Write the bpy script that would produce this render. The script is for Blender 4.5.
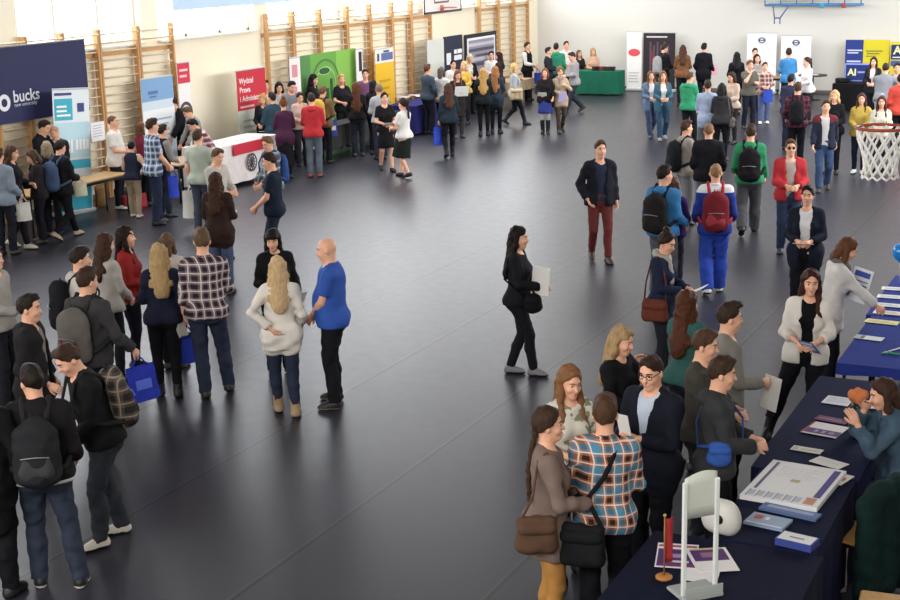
import bpy, math, random
import numpy as np

# ------------------------------------------------------------------ camera, world, light, exposure
for o in list(bpy.data.objects): bpy.data.objects.remove(o)
C = bpy.context.scene.collection
SC = bpy.context.scene
FPX, YAW, PITCH, ROLL, CAMH = 1416.7, -0.455456, 0.243379, -0.024019, 4.67
def _basis():
    cy, sy, cp, sp = math.cos(YAW), math.sin(YAW), math.cos(PITCH), math.sin(PITCH)
    f = np.array([sy*cp, cy*cp, -sp]); r = np.array([cy, -sy, 0.]); u = np.cross(r, f)
    c, s = math.cos(ROLL), math.sin(ROLL)
    return f, c*r+s*u, -s*r+c*u
CF, CR, CU = _basis()
CO = np.array([0., 0., CAMH])
cam = bpy.data.cameras.new('camera'); camo = bpy.data.objects.new('camera', cam); C.objects.link(camo)
from mathutils import Matrix, Vector
M4 = Matrix([[CR[0], CU[0], -CF[0], 0], [CR[1], CU[1], -CF[1], 0], [CR[2], CU[2], -CF[2], CAMH], [0, 0, 0, 1]])
camo.matrix_world = M4
cam.sensor_width = 36; cam.lens = FPX/900*36; cam.clip_end = 200
SC.camera = camo

w = bpy.data.worlds.new('world'); SC.world = w; w.use_nodes = True
w.node_tree.nodes['Background'].inputs[0].default_value = (.75, .85, 1, 1)
w.node_tree.nodes['Background'].inputs[1].default_value = 1.0

WIN_GLOW = 3.4          # daylight behind the frosted wall glazing
def area(name, loc, rot, sx, sy, power, col=(1, 1, 1)):
    l = bpy.data.lights.new(name, 'AREA'); l.shape = 'RECTANGLE'; l.size = sx; l.size_y = sy; l.energy = power; l.color = col
    o = bpy.data.objects.new(name, l); C.objects.link(o); o.location = loc; o.rotation_euler = rot
    return o
# daylight through the left wall's window bands, then added fill lights
area('left_window_daylight', (-18.2, 30, 4.9), (0, math.radians(-62), 0), 3.4, 30, 1450, (.87, .93, 1))
area('near_fill', (-7, -1.7, 6.2), (math.radians(62), 0, 0), 15, 2.6, 1800, (1, .985, .965))  # added fill from behind the camera for nearby people; no window modelled here
area('right_fill', (.95, 31, 5.4), (0, math.radians(78), 0), 2.6, 26, 3100, (.98, .99, 1))  # added fill to brighten the left wall; the right wall is solid
for k, (yy, pw) in enumerate(((27, 220), (35, 720))):
    area('ceiling_fill', (-9, yy, 7.6), (0, 0, 0), 14, 4, pw, (.98, .99, 1))  # added overhead fill, unseen, lifts the walls and far floor; no fixtures
SC.view_settings.view_transform = 'Standard'; SC.view_settings.look = 'None'
SC.view_settings.exposure = 0.0; SC.view_settings.gamma = 1.0
SC.view_settings.use_curve_mapping = False

# ------------------------------------------------------------------ measuring helpers (pixel of the photograph -> point in the room)
def ray(x, y): return CF + CR*(x-450)/FPX + CU*(300-y)/FPX
def onplane(x, y, axis, val):
    d = ray(x, y); t = (val-CO[axis])/d[axis]; return CO+t*d
def ground(x, y, z=0.): return onplane(x, y, 2, z)
LW, FW, RW, NW, CEIL = -18.5, 45.0, 1.2, -2.0, 8.0
def lw(x, y, off=0.): return onplane(x, y, 0, LW+off)
def fw(x, y, off=0.): return onplane(x, y, 1, FW-off)

# ------------------------------------------------------------------ materials
def lin(h):
    h = h.lstrip('#'); c = [int(h[i:i+2], 16)/255 for i in (0, 2, 4)]
    return tuple(v/12.92 if v <= .04045 else ((v+.055)/1.055)**2.4 for v in c)+(1.,)
_mats = {}
class NT:
    def __init__(s, name, rough=.6, spec=.3):
        m = bpy.data.materials.new(name); m.use_nodes = True; s.m = m; s.t = m.node_tree; s.n = s.t.nodes; s.l = s.t.links
        s.b = s.n['Principled BSDF']; s.b.inputs['Roughness'].default_value = rough
        s.b.inputs['Specular IOR Level'].default_value = spec
    def node(s, typ, **kw):
        n = s.n.new(typ)
        for k, v in kw.items(): setattr(n, k, v)
        return n
    def math(s, op, a, b=None, c=None):
        n = s.node('ShaderNodeMath', operation=op)
        for i, v in enumerate((a, b, c)):
            if v is None: continue
            if isinstance(v, (int, float)): n.inputs[i].default_value = v
            else: s.l.new(v, n.inputs[i])
        return n.outputs[0]
    def mix(s, f, a, b):
        n = s.node('ShaderNodeMix', data_type='RGBA')
        for i, v in ((0, f), (6, a), (7, b)):
            if isinstance(v, (int, float)): n.inputs[i].default_value = v
            elif isinstance(v, tuple): n.inputs[i].default_value = v
            else: s.l.new(v, n.inputs[i])
        return n.outputs[2]
    def obj(s):
        tc = s.node('ShaderNodeTexCoord'); sp = s.node('ShaderNodeSeparateXYZ'); s.l.new(tc.outputs['Object'], sp.inputs[0])
        s.vec = tc.outputs['Object']; return sp.outputs
    def noise(s, scale, detail=3, vec=None):
        n = s.node('ShaderNodeTexNoise'); n.inputs['Scale'].default_value = scale; n.inputs['Detail'].default_value = detail
        if vec is not None: s.l.new(vec, n.inputs['Vector'])
        return n.outputs['Fac']
    def col(s, v):
        if isinstance(v, tuple): s.b.inputs['Base Color'].default_value = v
        else: s.l.new(v, s.b.inputs['Base Color'])
    def bump(s, h, strength=.3, dist=.01):
        n = s.node('ShaderNodeBump'); n.inputs['Strength'].default_value = strength; n.inputs['Distance'].default_value = dist
        s.l.new(h, n.inputs['Height']); s.l.new(n.outputs[0], s.b.inputs['Normal'])
def plain(h, rough=.6, spec=.3, name='plain'):
    k = ('plain', h, rough, spec)
    if k not in _mats:
        t = NT(name+'_'+h.strip('#'), rough, spec); t.col(lin(h)); _mats[k] = t.m
    return _mats[k]
def dlin(h):
    c = lin(h); g = .3*c[0]+.55*c[1]+.15*c[2]; return tuple(v*.86+g*.14 for v in c[:3])+(1.,)
def cloth(sp):
    """sp: '#hex' | ('plaid', base, dark, line, scale) | ('stripe', a, b, scale) | ('yoke', low, high, z) | ('denim', hex) | ('spots', a, b)"""
    if sp in _mats: return _mats[sp]
    t = NT('fabric', .85, .12)
    o = t.obj(); n = t.noise(55, 2, t.vec); n2 = t.noise(9, 3, t.vec)
    if isinstance(sp, str):
        c = dlin(sp); base = c; dk = tuple(v*.8 for v in c[:3])+(1,)
        t.col(t.mix(n2, dk, tuple(min(1, v*1.12) for v in c[:3])+(1,)))
    elif sp[0] == 'denim':
        c = dlin(sp[1]); lt = tuple(min(1, v*1.7+.01) for v in c[:3])+(1,)
        t.col(t.mix(t.math('MULTIPLY', n2, .75), tuple(v*.75 for v in c[:3])+(1,), lt))
    elif sp[0] == 'plaid':
        u = t.math('MULTIPLY', t.math('ADD', o[0], t.math('MULTIPLY', o[1], .7)), sp[4]); v = t.math('MULTIPLY', o[2], sp[4])
        def band(x, off, wd):
            f = t.math('FRACT', t.math('ADD', x, off)); return t.math('LESS_THAN', f, wd)
        bu, bv = band(u, 50.0, .48), band(v, 50.0, .48)
        f = t.math('MULTIPLY', t.math('ADD', bu, bv), .5)
        col = t.mix(f, dlin(sp[1]), dlin(sp[2]))
        ln = t.math('MAXIMUM', band(u, 50.30, .12), band(v, 50.30, .12))
        if len(sp) > 5:
            u2 = t.math('MULTIPLY', u, .5); v2 = t.math('MULTIPLY', v, .5)
            f2 = t.math('MULTIPLY', t.math('ADD', band(u2, 25.1, .35), band(v2, 25.1, .35)), .5)
            col = t.mix(f2, col, dlin(sp[5]))
        t.col(t.mix(t.math('MULTIPLY', ln, .8), col, dlin(sp[3])))
    elif sp[0] == 'stripe':
        v = t.math('FRACT', t.math('ADD', t.math('MULTIPLY', o[2], sp[3]), 50.))
        t.col(t.mix(t.math('LESS_THAN', v, .5), dlin(sp[1]), dlin(sp[2])))
    elif sp[0] == 'yoke':
        t.col(t.mix(t.math('GREATER_THAN', o[2], sp[3]), dlin(sp[1]), dlin(sp[2])))
    elif sp[0] == 'side':       # stripe down the outer side of the leg
        t.col(t.mix(t.math('GREATER_THAN', t.math('ABSOLUTE', o[0]), sp[3]), dlin(sp[1]), dlin(sp[2])))
    elif sp[0] == 'spots':
        t.col(t.mix(t.math('GREATER_THAN', t.noise(14, 2, t.vec), .56), dlin(sp[1]), dlin(sp[2])))
    t.bump(t.math('ADD', n, t.math('MULTIPLY', n2, 2.)), .25, .006)
    _mats[sp] = t.m; return t.m
def hairmat(h):
    k = ('hair', h)
    if k not in _mats:
        t = NT('hair_'+h.strip('#'), .6, .15); t.obj()
        mp = t.node('ShaderNodeMapping'); mp.inputs['Scale'].default_value = (1, 1, .08); t.l.new(t.vec, mp.inputs[0])
        n = t.noise(70, 3, mp.outputs[0]); c = lin(h)
        t.col(t.mix(n, tuple(v*.5 for v in c[:3])+(1,), tuple(min(1, v*1.5) for v in c[:3])+(1,)))
        t.bump(n, .5, .01); _mats[k] = t.m
    return _mats[k]
def skinmat(h):
    k = ('skin', h)
    if k not in _mats:
        t = NT('skin_'+h.strip('#'), .5, .35); t.obj(); c = lin(h)
        t.col(t.mix(t.noise(14, 3, t.vec), tuple(v*.9 for v in c[:3])+(1,), tuple(min(1, v*1.08) for v in c[:3])+(1,)))
        t.b.inputs['Subsurface Weight'].default_value = .0
        _mats[k] = t.m
    return _mats[k]

# ------------------------------------------------------------------ mesh helpers
class MB:
    """collects vertices / faces with a material slot each"""
    def __init__(s): s.v = []; s.f = []; s.mi = []; s.n = 0
    def add(s, v, f, mi=0):
        v = np.asarray(v, float).reshape(-1, 3); s.v.append(v)
        for q in f: s.f.append(tuple(int(i)+s.n for i in q)); s.mi.append(mi)
        s.n += len(v); return s
    def box(s, c, d, mi=0, R=None, bev=0.):
        c = np.asarray(c, float); h = np.asarray(d, float)/2
        if bev > 0:
            b = min(bev, h.min()*.95); pts = []
            ring = lambda z, ins: [(sx*(h[0]-i1), sy*(h[1]-i2), z) for sx, sy, i1, i2 in
                ((-1, -1, ins, ins+b), (-1, -1, ins+b, ins), (1, -1, ins+b, ins), (1, -1, ins, ins+b), (1, 1, ins, ins+b), (1, 1, ins+b, ins), (-1, 1, ins+b, ins), (-1, 1, ins, ins+b))]
            rs = [ring(-h[2], b), ring(-h[2]+b, 0), ring(h[2]-b, 0), ring(h[2], b)]
            v = np.array([p for r in rs for p in r]); f = []
            for k in range(3):
                for i in range(8): j = (i+1) % 8; f.append((k*8+i, k*8+j, (k+1)*8+j, (k+1)*8+i))
            f.append(tuple(range(7, -1, -1))); f.append(tuple(range(24, 32)))
        else:
            v = np.array([(x, y, z) for z in (-1, 1) for y in (-1, 1) for x in (-1, 1)])*h
            f = [(0, 2, 3, 1), (4, 5, 7, 6), (0, 1, 5, 4), (2, 6, 7, 3), (0, 4, 6, 2), (1, 3, 7, 5)]
        if R is not None: v = v@np.asarray(R).T
        return s.add(v+c, f, mi)
    def tube(s, pts, r, sides=8, mi=0, flat=None, cap=True, closed=False):
        """flat=(direction, factor): squash the section along a direction"""
        v, f = tube(pts, r, sides, flat, cap, closed); return s.add(v, f, mi)
    def ball(s, c, rad, mi=0, R=None, seg=10, ring=7):
        v = []; f = []; rad = np.ones(3)*rad
        for i in range(ring+1):
            th = math.pi*i/ring
            for j in range(seg):
                ph = 2*math.pi*j/seg; v.append((math.sin(th)*math.cos(ph), math.sin(th)*math.sin(ph), math.cos(th)))
        for i in range(ring):
            for j in range(seg): k = (j+1) % seg; f.append((i*seg+j, (i+1)*seg+j, (i+1)*seg+k, i*seg+k))
        v = np.array(v)*rad
        if R is not None: v = v@np.asarray(R).T
        return s.add(v+np.asarray(c), f, mi)
    def quad(s, pts, mi=0): return s.add(pts, [(0, 1, 2, 3)], mi)
    def grid(s, fn, nu, nv, mi=0):
        v = [fn(i/nu, j/nv) for i in range(nu+1) for j in range(nv+1)]
        f = [(i*(nv+1)+j, (i+1)*(nv+1)+j, (i+1)*(nv+1)+j+1, i*(nv+1)+j+1) for i in range(nu) for j in range(nv)]
        return s.add(v, f, mi)
    def build(s, name, mats, parent=None, smooth=False, scale=1., solid=0.):
        v = np.concatenate(s.v)*scale
        return link_mesh(name, v, s.f, mats, parent, smooth, s.mi, solid)
def tube(pts, r, sides=8, flat=None, cap=True, closed=False):
    P = [np.asarray(p, float) for p in pts]; n = len(P); R = [r]*n if isinstance(r, (int, float)) else list(r)
    v = []; f = []; up = None
    for i in range(n):
        if closed: d = P[(i+1) % n]-P[i-1]
        else: d = P[min(i+1, n-1)]-P[max(i-1, 0)]
        d = d/(np.linalg.norm(d)+1e-9)
        if up is None:
            a = np.array([0, 0, 1.]) if abs(d[2]) < .9 else np.array([1., 0, 0]); up = np.cross(np.cross(d, a), d)
        up = up-d*(up@d); up /= np.linalg.norm(up)+1e-9; sd = np.cross(d, up)
        for k in range(sides):
            a = 2*math.pi*k/sides; q = (up*math.cos(a)+sd*math.sin(a))*R[i]
            if flat is not None: nn = np.asarray(flat[0] if not callable(flat[0]) else flat[0](P[i]), float); q = q-nn*(q@nn)*(1-flat[1])
            v.append(P[i]+q)
    m = n if closed else n-1
    for i in range(m):
        for k in range(sides):
            a, b = i*sides+k, i*sides+(k+1) % sides; c = ((i+1) % n)*sides
            f.append((a, b, c+(k+1) % sides, c+k))
    if cap and not closed: f.append(tuple(range(sides-1, -1, -1))); f.append(tuple((n-1)*sides+k for k in range(sides)))
    return np.array(v), f
def link_mesh(name, v, f, mats, parent=None, smooth=False, mi=None, solid=0.):
    me = bpy.data.meshes.new(name)
    if isinstance(f, np.ndarray):
        me.vertices.add(len(v)); me.vertices.foreach_set('co', np.asarray(v, np.float32).ravel())
        nf = len(f); me.loops.add(nf*4); me.loops.foreach_set('vertex_index', f.astype(np.int32).ravel())
        me.polygons.add(nf); me.polygons.foreach_set('loop_start', np.arange(0, nf*4, 4, dtype=np.int32))
        me.update(calc_edges=True); me.validate()
    else:
        me.from_pydata([tuple(p) for p in v], [], f)
    if not isinstance(mats, (list, tuple)) or (isinstance(mats, tuple)): mats = [mats]
    for m in mats: me.materials.append(m)
    if mi is not None and len(mi) == len(me.polygons): me.polygons.foreach_set('material_index', np.asarray(mi, np.int32))
    if smooth: me.polygons.foreach_set('use_smooth', np.ones(len(me.polygons), bool))
    me.update()
    o = bpy.data.objects.new(name, me); C.objects.link(o)
    if parent is not None: o.parent = parent
    if solid:
        md = o.modifiers.new('thickness', 'SOLIDIFY'); md.thickness = solid; md.offset = 0
    return o
def empty(name, loc=(0, 0, 0), rz=0.):
    o = bpy.data.objects.new(name, None); C.objects.link(o); o.location = loc; o.rotation_euler = (0, 0, rz); o.empty_display_size = .2; return o
def tag(o, label, cat, group=None, kind=None):
    o['label'] = label; o['category'] = cat
    if group: o['group'] = group
    if kind: o['kind'] = kind
    return o
def struct(o): o['kind'] = 'structure'; return o
def copy_tree(o, parent=None):
    c = o.copy(); C.objects.link(c); c.parent = parent
    for ch in list(o.children): copy_tree(ch, c)
    return c
def text_mesh(name, body, size, mat, parent, M, align='LEFT', extrude=.002, bold=0.):
    cu = bpy.data.curves.new(name, 'FONT'); cu.body = body; cu.size = size; cu.extrude = extrude; cu.align_x = align; cu.offset = bold; cu.resolution_u = 3
    t = bpy.data.objects.new(name, cu); C.objects.link(t)
    dg = bpy.context.evaluated_depsgraph_get(); me = bpy.data.meshes.new_from_object(t.evaluated_get(dg))
    bpy.data.objects.remove(t); bpy.data.curves.remove(cu)
    me.materials.clear(); me.materials.append(mat)
    o = bpy.data.objects.new(name, me); C.objects.link(o); o.parent = parent; o.matrix_local = M; return o
# ------------------------------------------------------------------ the room
XW = np.linspace(NW, FW, 2)
def slab(name, lo, hi, mat):
    lo, hi = np.array(lo, float), np.array(hi, float)
    return struct(MB().box((lo+hi)/2, hi-lo).build(name, mat))
# floor: dark grey sheet flooring laid in strips along the hall, with welded seams
t = NT('sheet_floor', .3, .28); o = t.obj()
n1 = t.noise(.45, 4, t.vec); n2 = t.noise(6, 5, t.vec); n3 = t.noise(160, 2, t.vec)
base = t.mix(n2, lin('#212027'), lin('#2e2d36')); base = t.mix(t.math('MULTIPLY', n1, .5), base, lin('#34333c'))
base = t.mix(t.math('MULTIPLY', n3, .35), base, lin('#3b3c48'))
fx = t.math('FRACT', t.math('DIVIDE', t.math('ADD', o[0], 4.05+1.745*20), 1.745))
seam = t.math('LESS_THAN', fx, .019); lite = t.math('MULTIPLY', t.math('GREATER_THAN', fx, .986), .55)
base = t.mix(lite, base, lin('#46464e'))
t.col(t.mix(seam, base, lin('#141316')))
t.l.new(t.math('ADD', t.math('MULTIPLY', n2, .10), .31), t.b.inputs['Roughness'])
t.bump(n3, .06, .003)
M_FLOOR = t.m
slab('floor', (LW-.3, NW-.3, -.2), (RW+.3, FW+.3, 0), M_FLOOR)
def paint(h, rough=.8):
    t = NT('wall_paint', rough, .2); t.obj(); c = lin(h)
    t.col(t.mix(t.noise(.8, 4, t.vec), tuple(v*.94 for v in c[:3])+(1,), c)); t.bump(t.noise(40, 3, t.vec), .08, .004); return t.m
M_CREAM, M_WHITE = paint('#f5ebd4'), paint('#d8d5ce')
slab('wall_far', (LW-.3, FW, 0), (RW+.3, FW+.3, CEIL), M_WHITE)
slab('wall_right', (RW, NW, 0), (RW+.3, FW, CEIL), M_WHITE)
slab('wall_near', (LW-.3, NW-.3, 0), (RW+.3, NW, CEIL), M_CREAM)
slab('ceiling', (LW-.3, NW-.3, CEIL), (RW+.3, FW+.3, CEIL+.2), paint('#938f8a'))
SILL, HEAD = 2.95, 6.8
mb = MB(); mb.box((LW-.15, (FW+NW)/2, SILL/2), (.3, FW-NW, SILL)); mb.box((LW-.15, (FW+NW)/2, (HEAD+CEIL)/2), (.3, FW-NW, CEIL-HEAD))
piers = [19.85+4.13*k for k in range(-5, 7)]
for y in piers:
    if NW+.3 < y < FW-.3: mb.box((LW-.12, y, (SILL+HEAD)/2), (.3, .55, HEAD-SILL))
mb.box((LW-.15, FW-.2, (SILL+HEAD)/2), (.3, .4, HEAD-SILL)); mb.box((LW-.15, NW+.1, (SILL+HEAD)/2), (.3, .2, HEAD-SILL))
struct(mb.build('wall_left', M_CREAM))
# frosted glazing lit by the day outside
t = NT('frosted_glazing', .6, .2); t.col(lin('#f4f4f2')); t.b.inputs['Emission Color'].default_value = (.97, .98, 1, 1); t.b.inputs['Emission Strength'].default_value = WIN_GLOW
M_GLAZE = t.m; M_WFRAME = plain('#d8d2c4', .5)
ys = [NW+.2]+[y for y in piers if NW+.3 < y < FW-.3]+[FW-.4]
for k in range(len(ys)-1):
    y0, y1 = ys[k]+(.275 if k else 0), ys[k+1]-(.275 if k < len(ys)-2 else 0)
    if y1-y0 < .3: continue
    wdw = struct(empty('window_%d' % (k+1), (LW, (y0+y1)/2, SILL)))
    wd = y1-y0
    MB().box((-.2, 0, (HEAD-SILL)/2), (.02, wd, HEAD-SILL)).build('pane', M_GLAZE, wdw)
    fr = MB()
    for q in (-.5, -.18, .18, .5): fr.box((-.16, q*(wd-.06), (HEAD-SILL)/2), (.07, .06, HEAD-SILL))
    for q in (.03, 1.3, HEAD-SILL-.03): fr.box((-.16, 0, q), (.07, wd, .06))
    fr.build('window_frame', M_WFRAME, wdw)
    MB().box((.03, 0, -.02), (.2, wd, .04)).build('window_sill', M_WFRAME, wdw)
for nm, c, d in (('baseboard_left', (LW+.01, (FW+NW)/2, .05), (.02, FW-NW, .1)), ('baseboard_far', ((LW+RW)/2, FW-.01, .05), (RW-LW, .02, .1))):
    struct(MB().box(c, d).build(nm, plain('#6a6058', .6)))

# ------------------------------------------------------------------ gymnastic wall bars
M_WOOD = None
def wood(h, scale=6):
    k = ('wood', h)
    if k not in _mats:
        t = NT('varnished_wood', .45, .35); t.obj(); mp = t.node('ShaderNodeMapping'); mp.inputs['Scale'].default_value = (4, 4, .5); t.l.new(t.vec, mp.inputs[0])
        n = t.noise(scale, 4, mp.outputs[0]); c = lin(h); t.col(t.mix(n, tuple(v*.75 for v in c[:3])+(1,), tuple(min(1, v*1.2) for v in c[:3])+(1,))); _mats[k] = t.m
    return _mats[k]
M_UP, M_RUNG = wood('#c99a66'), wood('#dcc8a6')
ub = {}
def wall_bars(y0, y1, top, label):
    r = tag(empty('wall_bars', (LW, (y0+y1)/2, 0)), label, 'wall bars', 'wooden wall bars along the window wall'); wd = y1-y0
    for s in (-1, 1): MB().box((.14, s*(wd/2-.03), top/2), (.12, .055, top), bev=.008).build('upright', M_UP, r)
    n = 17
    for k in range(n):
        z = top-.1-k*.17; x = .15 if k not in (0, 1) else (.22 if k == 0 else .18)
        if z < .2: break
        MB().tube([(x, -wd/2+.03, z), (x, wd/2-.03, z)], .017, 6, flat=((1, 0, 0), 1.2)).build('rung', M_RUNG, r, True)
    for z in (top-.5, .6): MB().box((.04, 0, z), (.06, wd, .08)).build('wall_bracket', M_UP, r)
def series(px, py, labels, top):
    Y = [lw(x, py, .14)[1] for x in px]
    for i in range(len(Y)-1): wall_bars(Y[i]+.005, Y[i+1]-.005, top, labels[i])
series((-8, 25.5, 63, 99.5, 139, 174.5), 70, ['wooden wall bars at left edge behind the navy banner', 'wooden wall bars behind the white logo end of the navy banner', 'wooden wall bars behind right end of navy banner and teal roll-up',
  'wooden wall bars just right of the big navy banner', 'wooden wall bars behind the tall sky-blue poster'], 3.3)
series((266, 293, 320, 347, 370, 392, 411, 431), 45, ['first wooden wall bars right of the plain wall, above the red roll-up', 'wooden wall bars at the left edge of the green banner', 'wooden wall bars behind middle of green banner',
  'wooden wall bars behind right end of the green banner', 'wooden wall bars between the green and the yellow banner', 'wooden wall bars behind the yellow banner', 'wooden wall bars just left of the dark display board'], 3.3)
series((479, 498, 513.5, 528), 35, ['wooden wall bars right behind the framed panorama picture', 'second wooden wall bars from the room corner', 'wooden wall bars nearest the room corner'], 3.3)
# ------------------------------------------------------------------ smooth bodies: rounded forms blended together, then skinned
A_ = lambda *v: np.array(v, float)
def unit(v): v = np.asarray(v, float); return v/(np.linalg.norm(v)+1e-9)
def rotx(a): c, s = math.cos(a), math.sin(a); return np.array([[1, 0, 0], [0, c, -s], [0, s, c]])
def roty(a): c, s = math.cos(a), math.sin(a); return np.array([[c, 0, s], [0, 1, 0], [-s, 0, c]])
def rotz(a): c, s = math.cos(a), math.sin(a); return np.array([[c, -s, 0], [s, c, 0], [0, 0, 1]])
class Form:
    """list of rounded primitives evaluated on a (possibly uneven) grid"""
    def __init__(s): s.p = []; s.cuts = []; s.noise = None; s.refine = []
    def cap(s, a, b, r1, r2=None, k=.03, n=None, sq=1., flat=False):
        s.p.append(('c', A_(*a), A_(*b), r1, r1 if r2 is None else r2, k, None if n is None else unit(n), sq, flat)); return s
    def ell(s, c, rad, R=None, k=.03): s.p.append(('e', A_(*c), A_(*rad), np.eye(3) if R is None else R, k)); return s
    def sub(s, c, rad, R=None, k=.015): s.p.append(('s', A_(*c), A_(*rad), np.eye(3) if R is None else R, k)); return s
    def slot(s, fn, lo, hi): s.p.append(('f', fn, A_(*lo), A_(*hi))); return s
    def cut(s, pt, n): s.cuts.append((A_(*pt), unit(n))); return s
    def bounds(s):
        lo, hi = [], []
        for q in s.p:
            if q[0] == 'c': r = max(q[3], q[4]); lo.append(np.minimum(q[1], q[2])-r); hi.append(np.maximum(q[1], q[2])+r)
            elif q[0] == 'e': e = np.abs(q[3].T*q[2]).sum(1); lo.append(q[1]-e); hi.append(q[1]+e)
        return np.min(lo, 0), np.max(hi, 0)
    def axis(s, lo, hi, res, ax):
        cuts = [(lo-res*2, hi+res*2, res)]+[(l[ax], h[ax], r) for l, h, r in s.refine]
        x = lo-res*2; out = [x]
        while x < hi+res*2:
            st = res
            for l, h, r in cuts[1:]:
                if l <= x < h: st = min(st, r)
            x += st; out.append(x)
        return np.array(out, np.float32)
    def mesh(s, res):
        lo, hi = s.bounds(); ax = [s.axis(lo[i], hi[i], res, i) for i in range(3)]
        nx, ny, nz = map(len, ax); D = np.full((nx, ny, nz), .12, np.float32); mg = .075
        X, Y, Z = ax[0][:, None, None], ax[1][None, :, None], ax[2][None, None, :]
        def sl(l, h): return tuple(slice(max(0, int(np.searchsorted(ax[i], l[i]-mg))), int(np.searchsorted(ax[i], h[i]+mg))) for i in range(3))
        for q in s.p:
            if q[0] == 'c':
                _, a, b, r1, r2, k, n, sq, flat = q; r = max(r1, r2); S = sl(np.minimum(a, b)-r, np.maximum(a, b)+r)
                x, y, z = X[S[0]]-a[0], Y[:, S[1]]-a[1], Z[:, :, S[2]]-a[2]
                ba = b-a; L = ba@ba+1e-9; tt = (x*ba[0]+y*ba[1]+z*ba[2])/L; t = np.clip(tt, 0, 1)
                wx, wy, wz = x-t*ba[0], y-t*ba[1], z-t*ba[2]
                if n is not None and sq != 1.:
                    e = (wx*n[0]+wy*n[1]+wz*n[2])*(sq-1); wx = wx+e*n[0]; wy = wy+e*n[1]; wz = wz+e*n[2]
                d = np.sqrt(wx*wx+wy*wy+wz*wz)-(r1+(r2-r1)*t)
                if flat: d = np.maximum(d, (tt-1)*math.sqrt(L))
            elif q[0] in 'es':
                _, c, rad, R, k = q; e = np.abs(R.T*rad).sum(1) if q[0] == 'e' else np.abs(R.T*rad).sum(1); S = sl(c-e, c+e)
                x, y, z = X[S[0]]-c[0], Y[:, S[1]]-c[1], Z[:, :, S[2]]-c[2]
                u = [(R[0, i]*x+R[1, i]*y+R[2, i]*z)/rad[i] for i in range(3)]
                l = np.sqrt(u[0]**2+u[1]**2+u[2]**2); d = (l-1)*float(np.min(rad)*.5+np.mean(rad)*.5)
            else:
                _, fn, l, h = q; S = sl(l, h); d = fn(X[S[0]], Y[:, S[1]], Z[:, :, S[2]]); D[S] = np.maximum(D[S], -d); continue
            B = D[S]
            if q[0] == 's':
                hh = np.maximum(k-np.abs(B+d), 0)/k; D[S] = np.maximum(B, -d)+hh*hh*k*.25
            else:
                hh = np.maximum(k-np.abs(B-d), 0)/k; D[S] = np.minimum(B, d)-hh*hh*k*.25
        if s.noise:
            am, fr, ph = s.noise
            D += am*(np.sin(fr*X+ph+2.1*np.sin(fr*.6*Z+ph))*np.sin(fr*1.25*Z+1.7*np.sin(fr*.7*Y+ph*2))+.7*np.sin(fr*1.9*Y+1.3*np.sin(fr*1.3*Z+ph*3)+fr*.8*X))
        for pt, n in s.cuts: D = np.maximum(D, (X-pt[0])*n[0]+(Y-pt[1])*n[1]+(Z-pt[2])*n[2])
        D[0] = D[-1] = .1; D[:, 0] = D[:, -1] = .1; D[:, :, 0] = D[:, :, -1] = .1
        return nets(D, ax)
def nets(D, ax):
    I = D < 0
    cnt = np.zeros(tuple(n-1 for n in D.shape), np.int8)
    for a in (0, 1):
        for b in (0, 1):
            for c in (0, 1): cnt += I[a:I.shape[0]-1+a, b:I.shape[1]-1+b, c:I.shape[2]-1+c]
    cells = np.argwhere((cnt > 0) & (cnt < 8))
    if len(cells) == 0: return np.zeros((0, 3)), np.zeros((0, 4), np.int32)
    idm = np.full(cnt.shape, -1, np.int32); idm[tuple(cells.T)] = np.arange(len(cells))
    corn = {}
    for a in (0, 1):
        for b in (0, 1):
            for c in (0, 1):
                i = cells+[a, b, c]; corn[a, b, c] = (D[tuple(i.T)], np.stack([ax[k][i[:, k]] for k in range(3)], 1))
    acc = np.zeros((len(cells), 3)); num = np.zeros(len(cells))
    for k0 in corn:
        for axs in range(3):
            if k0[axs]: continue
            k1 = list(k0); k1[axs] = 1; k1 = tuple(k1)
            d0, p0 = corn[k0]; d1, p1 = corn[k1]; m = (d0 < 0) != (d1 < 0)
            t = np.where(m, d0/np.where(m, d0-d1, 1), 0)[:, None]; acc += np.where(m[:, None], p0+(p1-p0)*t, 0); num += m
    V = acc/num[:, None]; F = []
    for axs in range(3):
        s0 = [slice(1, -1)]*3; s1 = [slice(1, -1)]*3; s0[axs] = slice(0, -1); s1[axs] = slice(1, None)
        a, b = I[tuple(s0)], I[tuple(s1)]
        o1, o2 = [(1, 2), (2, 0), (0, 1)][axs]
        for cond, flip in ((a & ~b, False), (~a & b, True)):
            e = np.argwhere(cond)
            if len(e) == 0: continue
            off = np.ones(3, int); off[axs] = 0; e = e+off
            def cid(d1, d2):
                q = e.copy(); q[:, o1] -= d1; q[:, o2] -= d2; return idm[tuple(q.T)]
            f = np.stack([cid(1, 1), cid(0, 1), cid(0, 0), cid(1, 0)], 1)
            F.append(f[:, ::-1] if flip else f)
    return V, np.concatenate(F)

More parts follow.
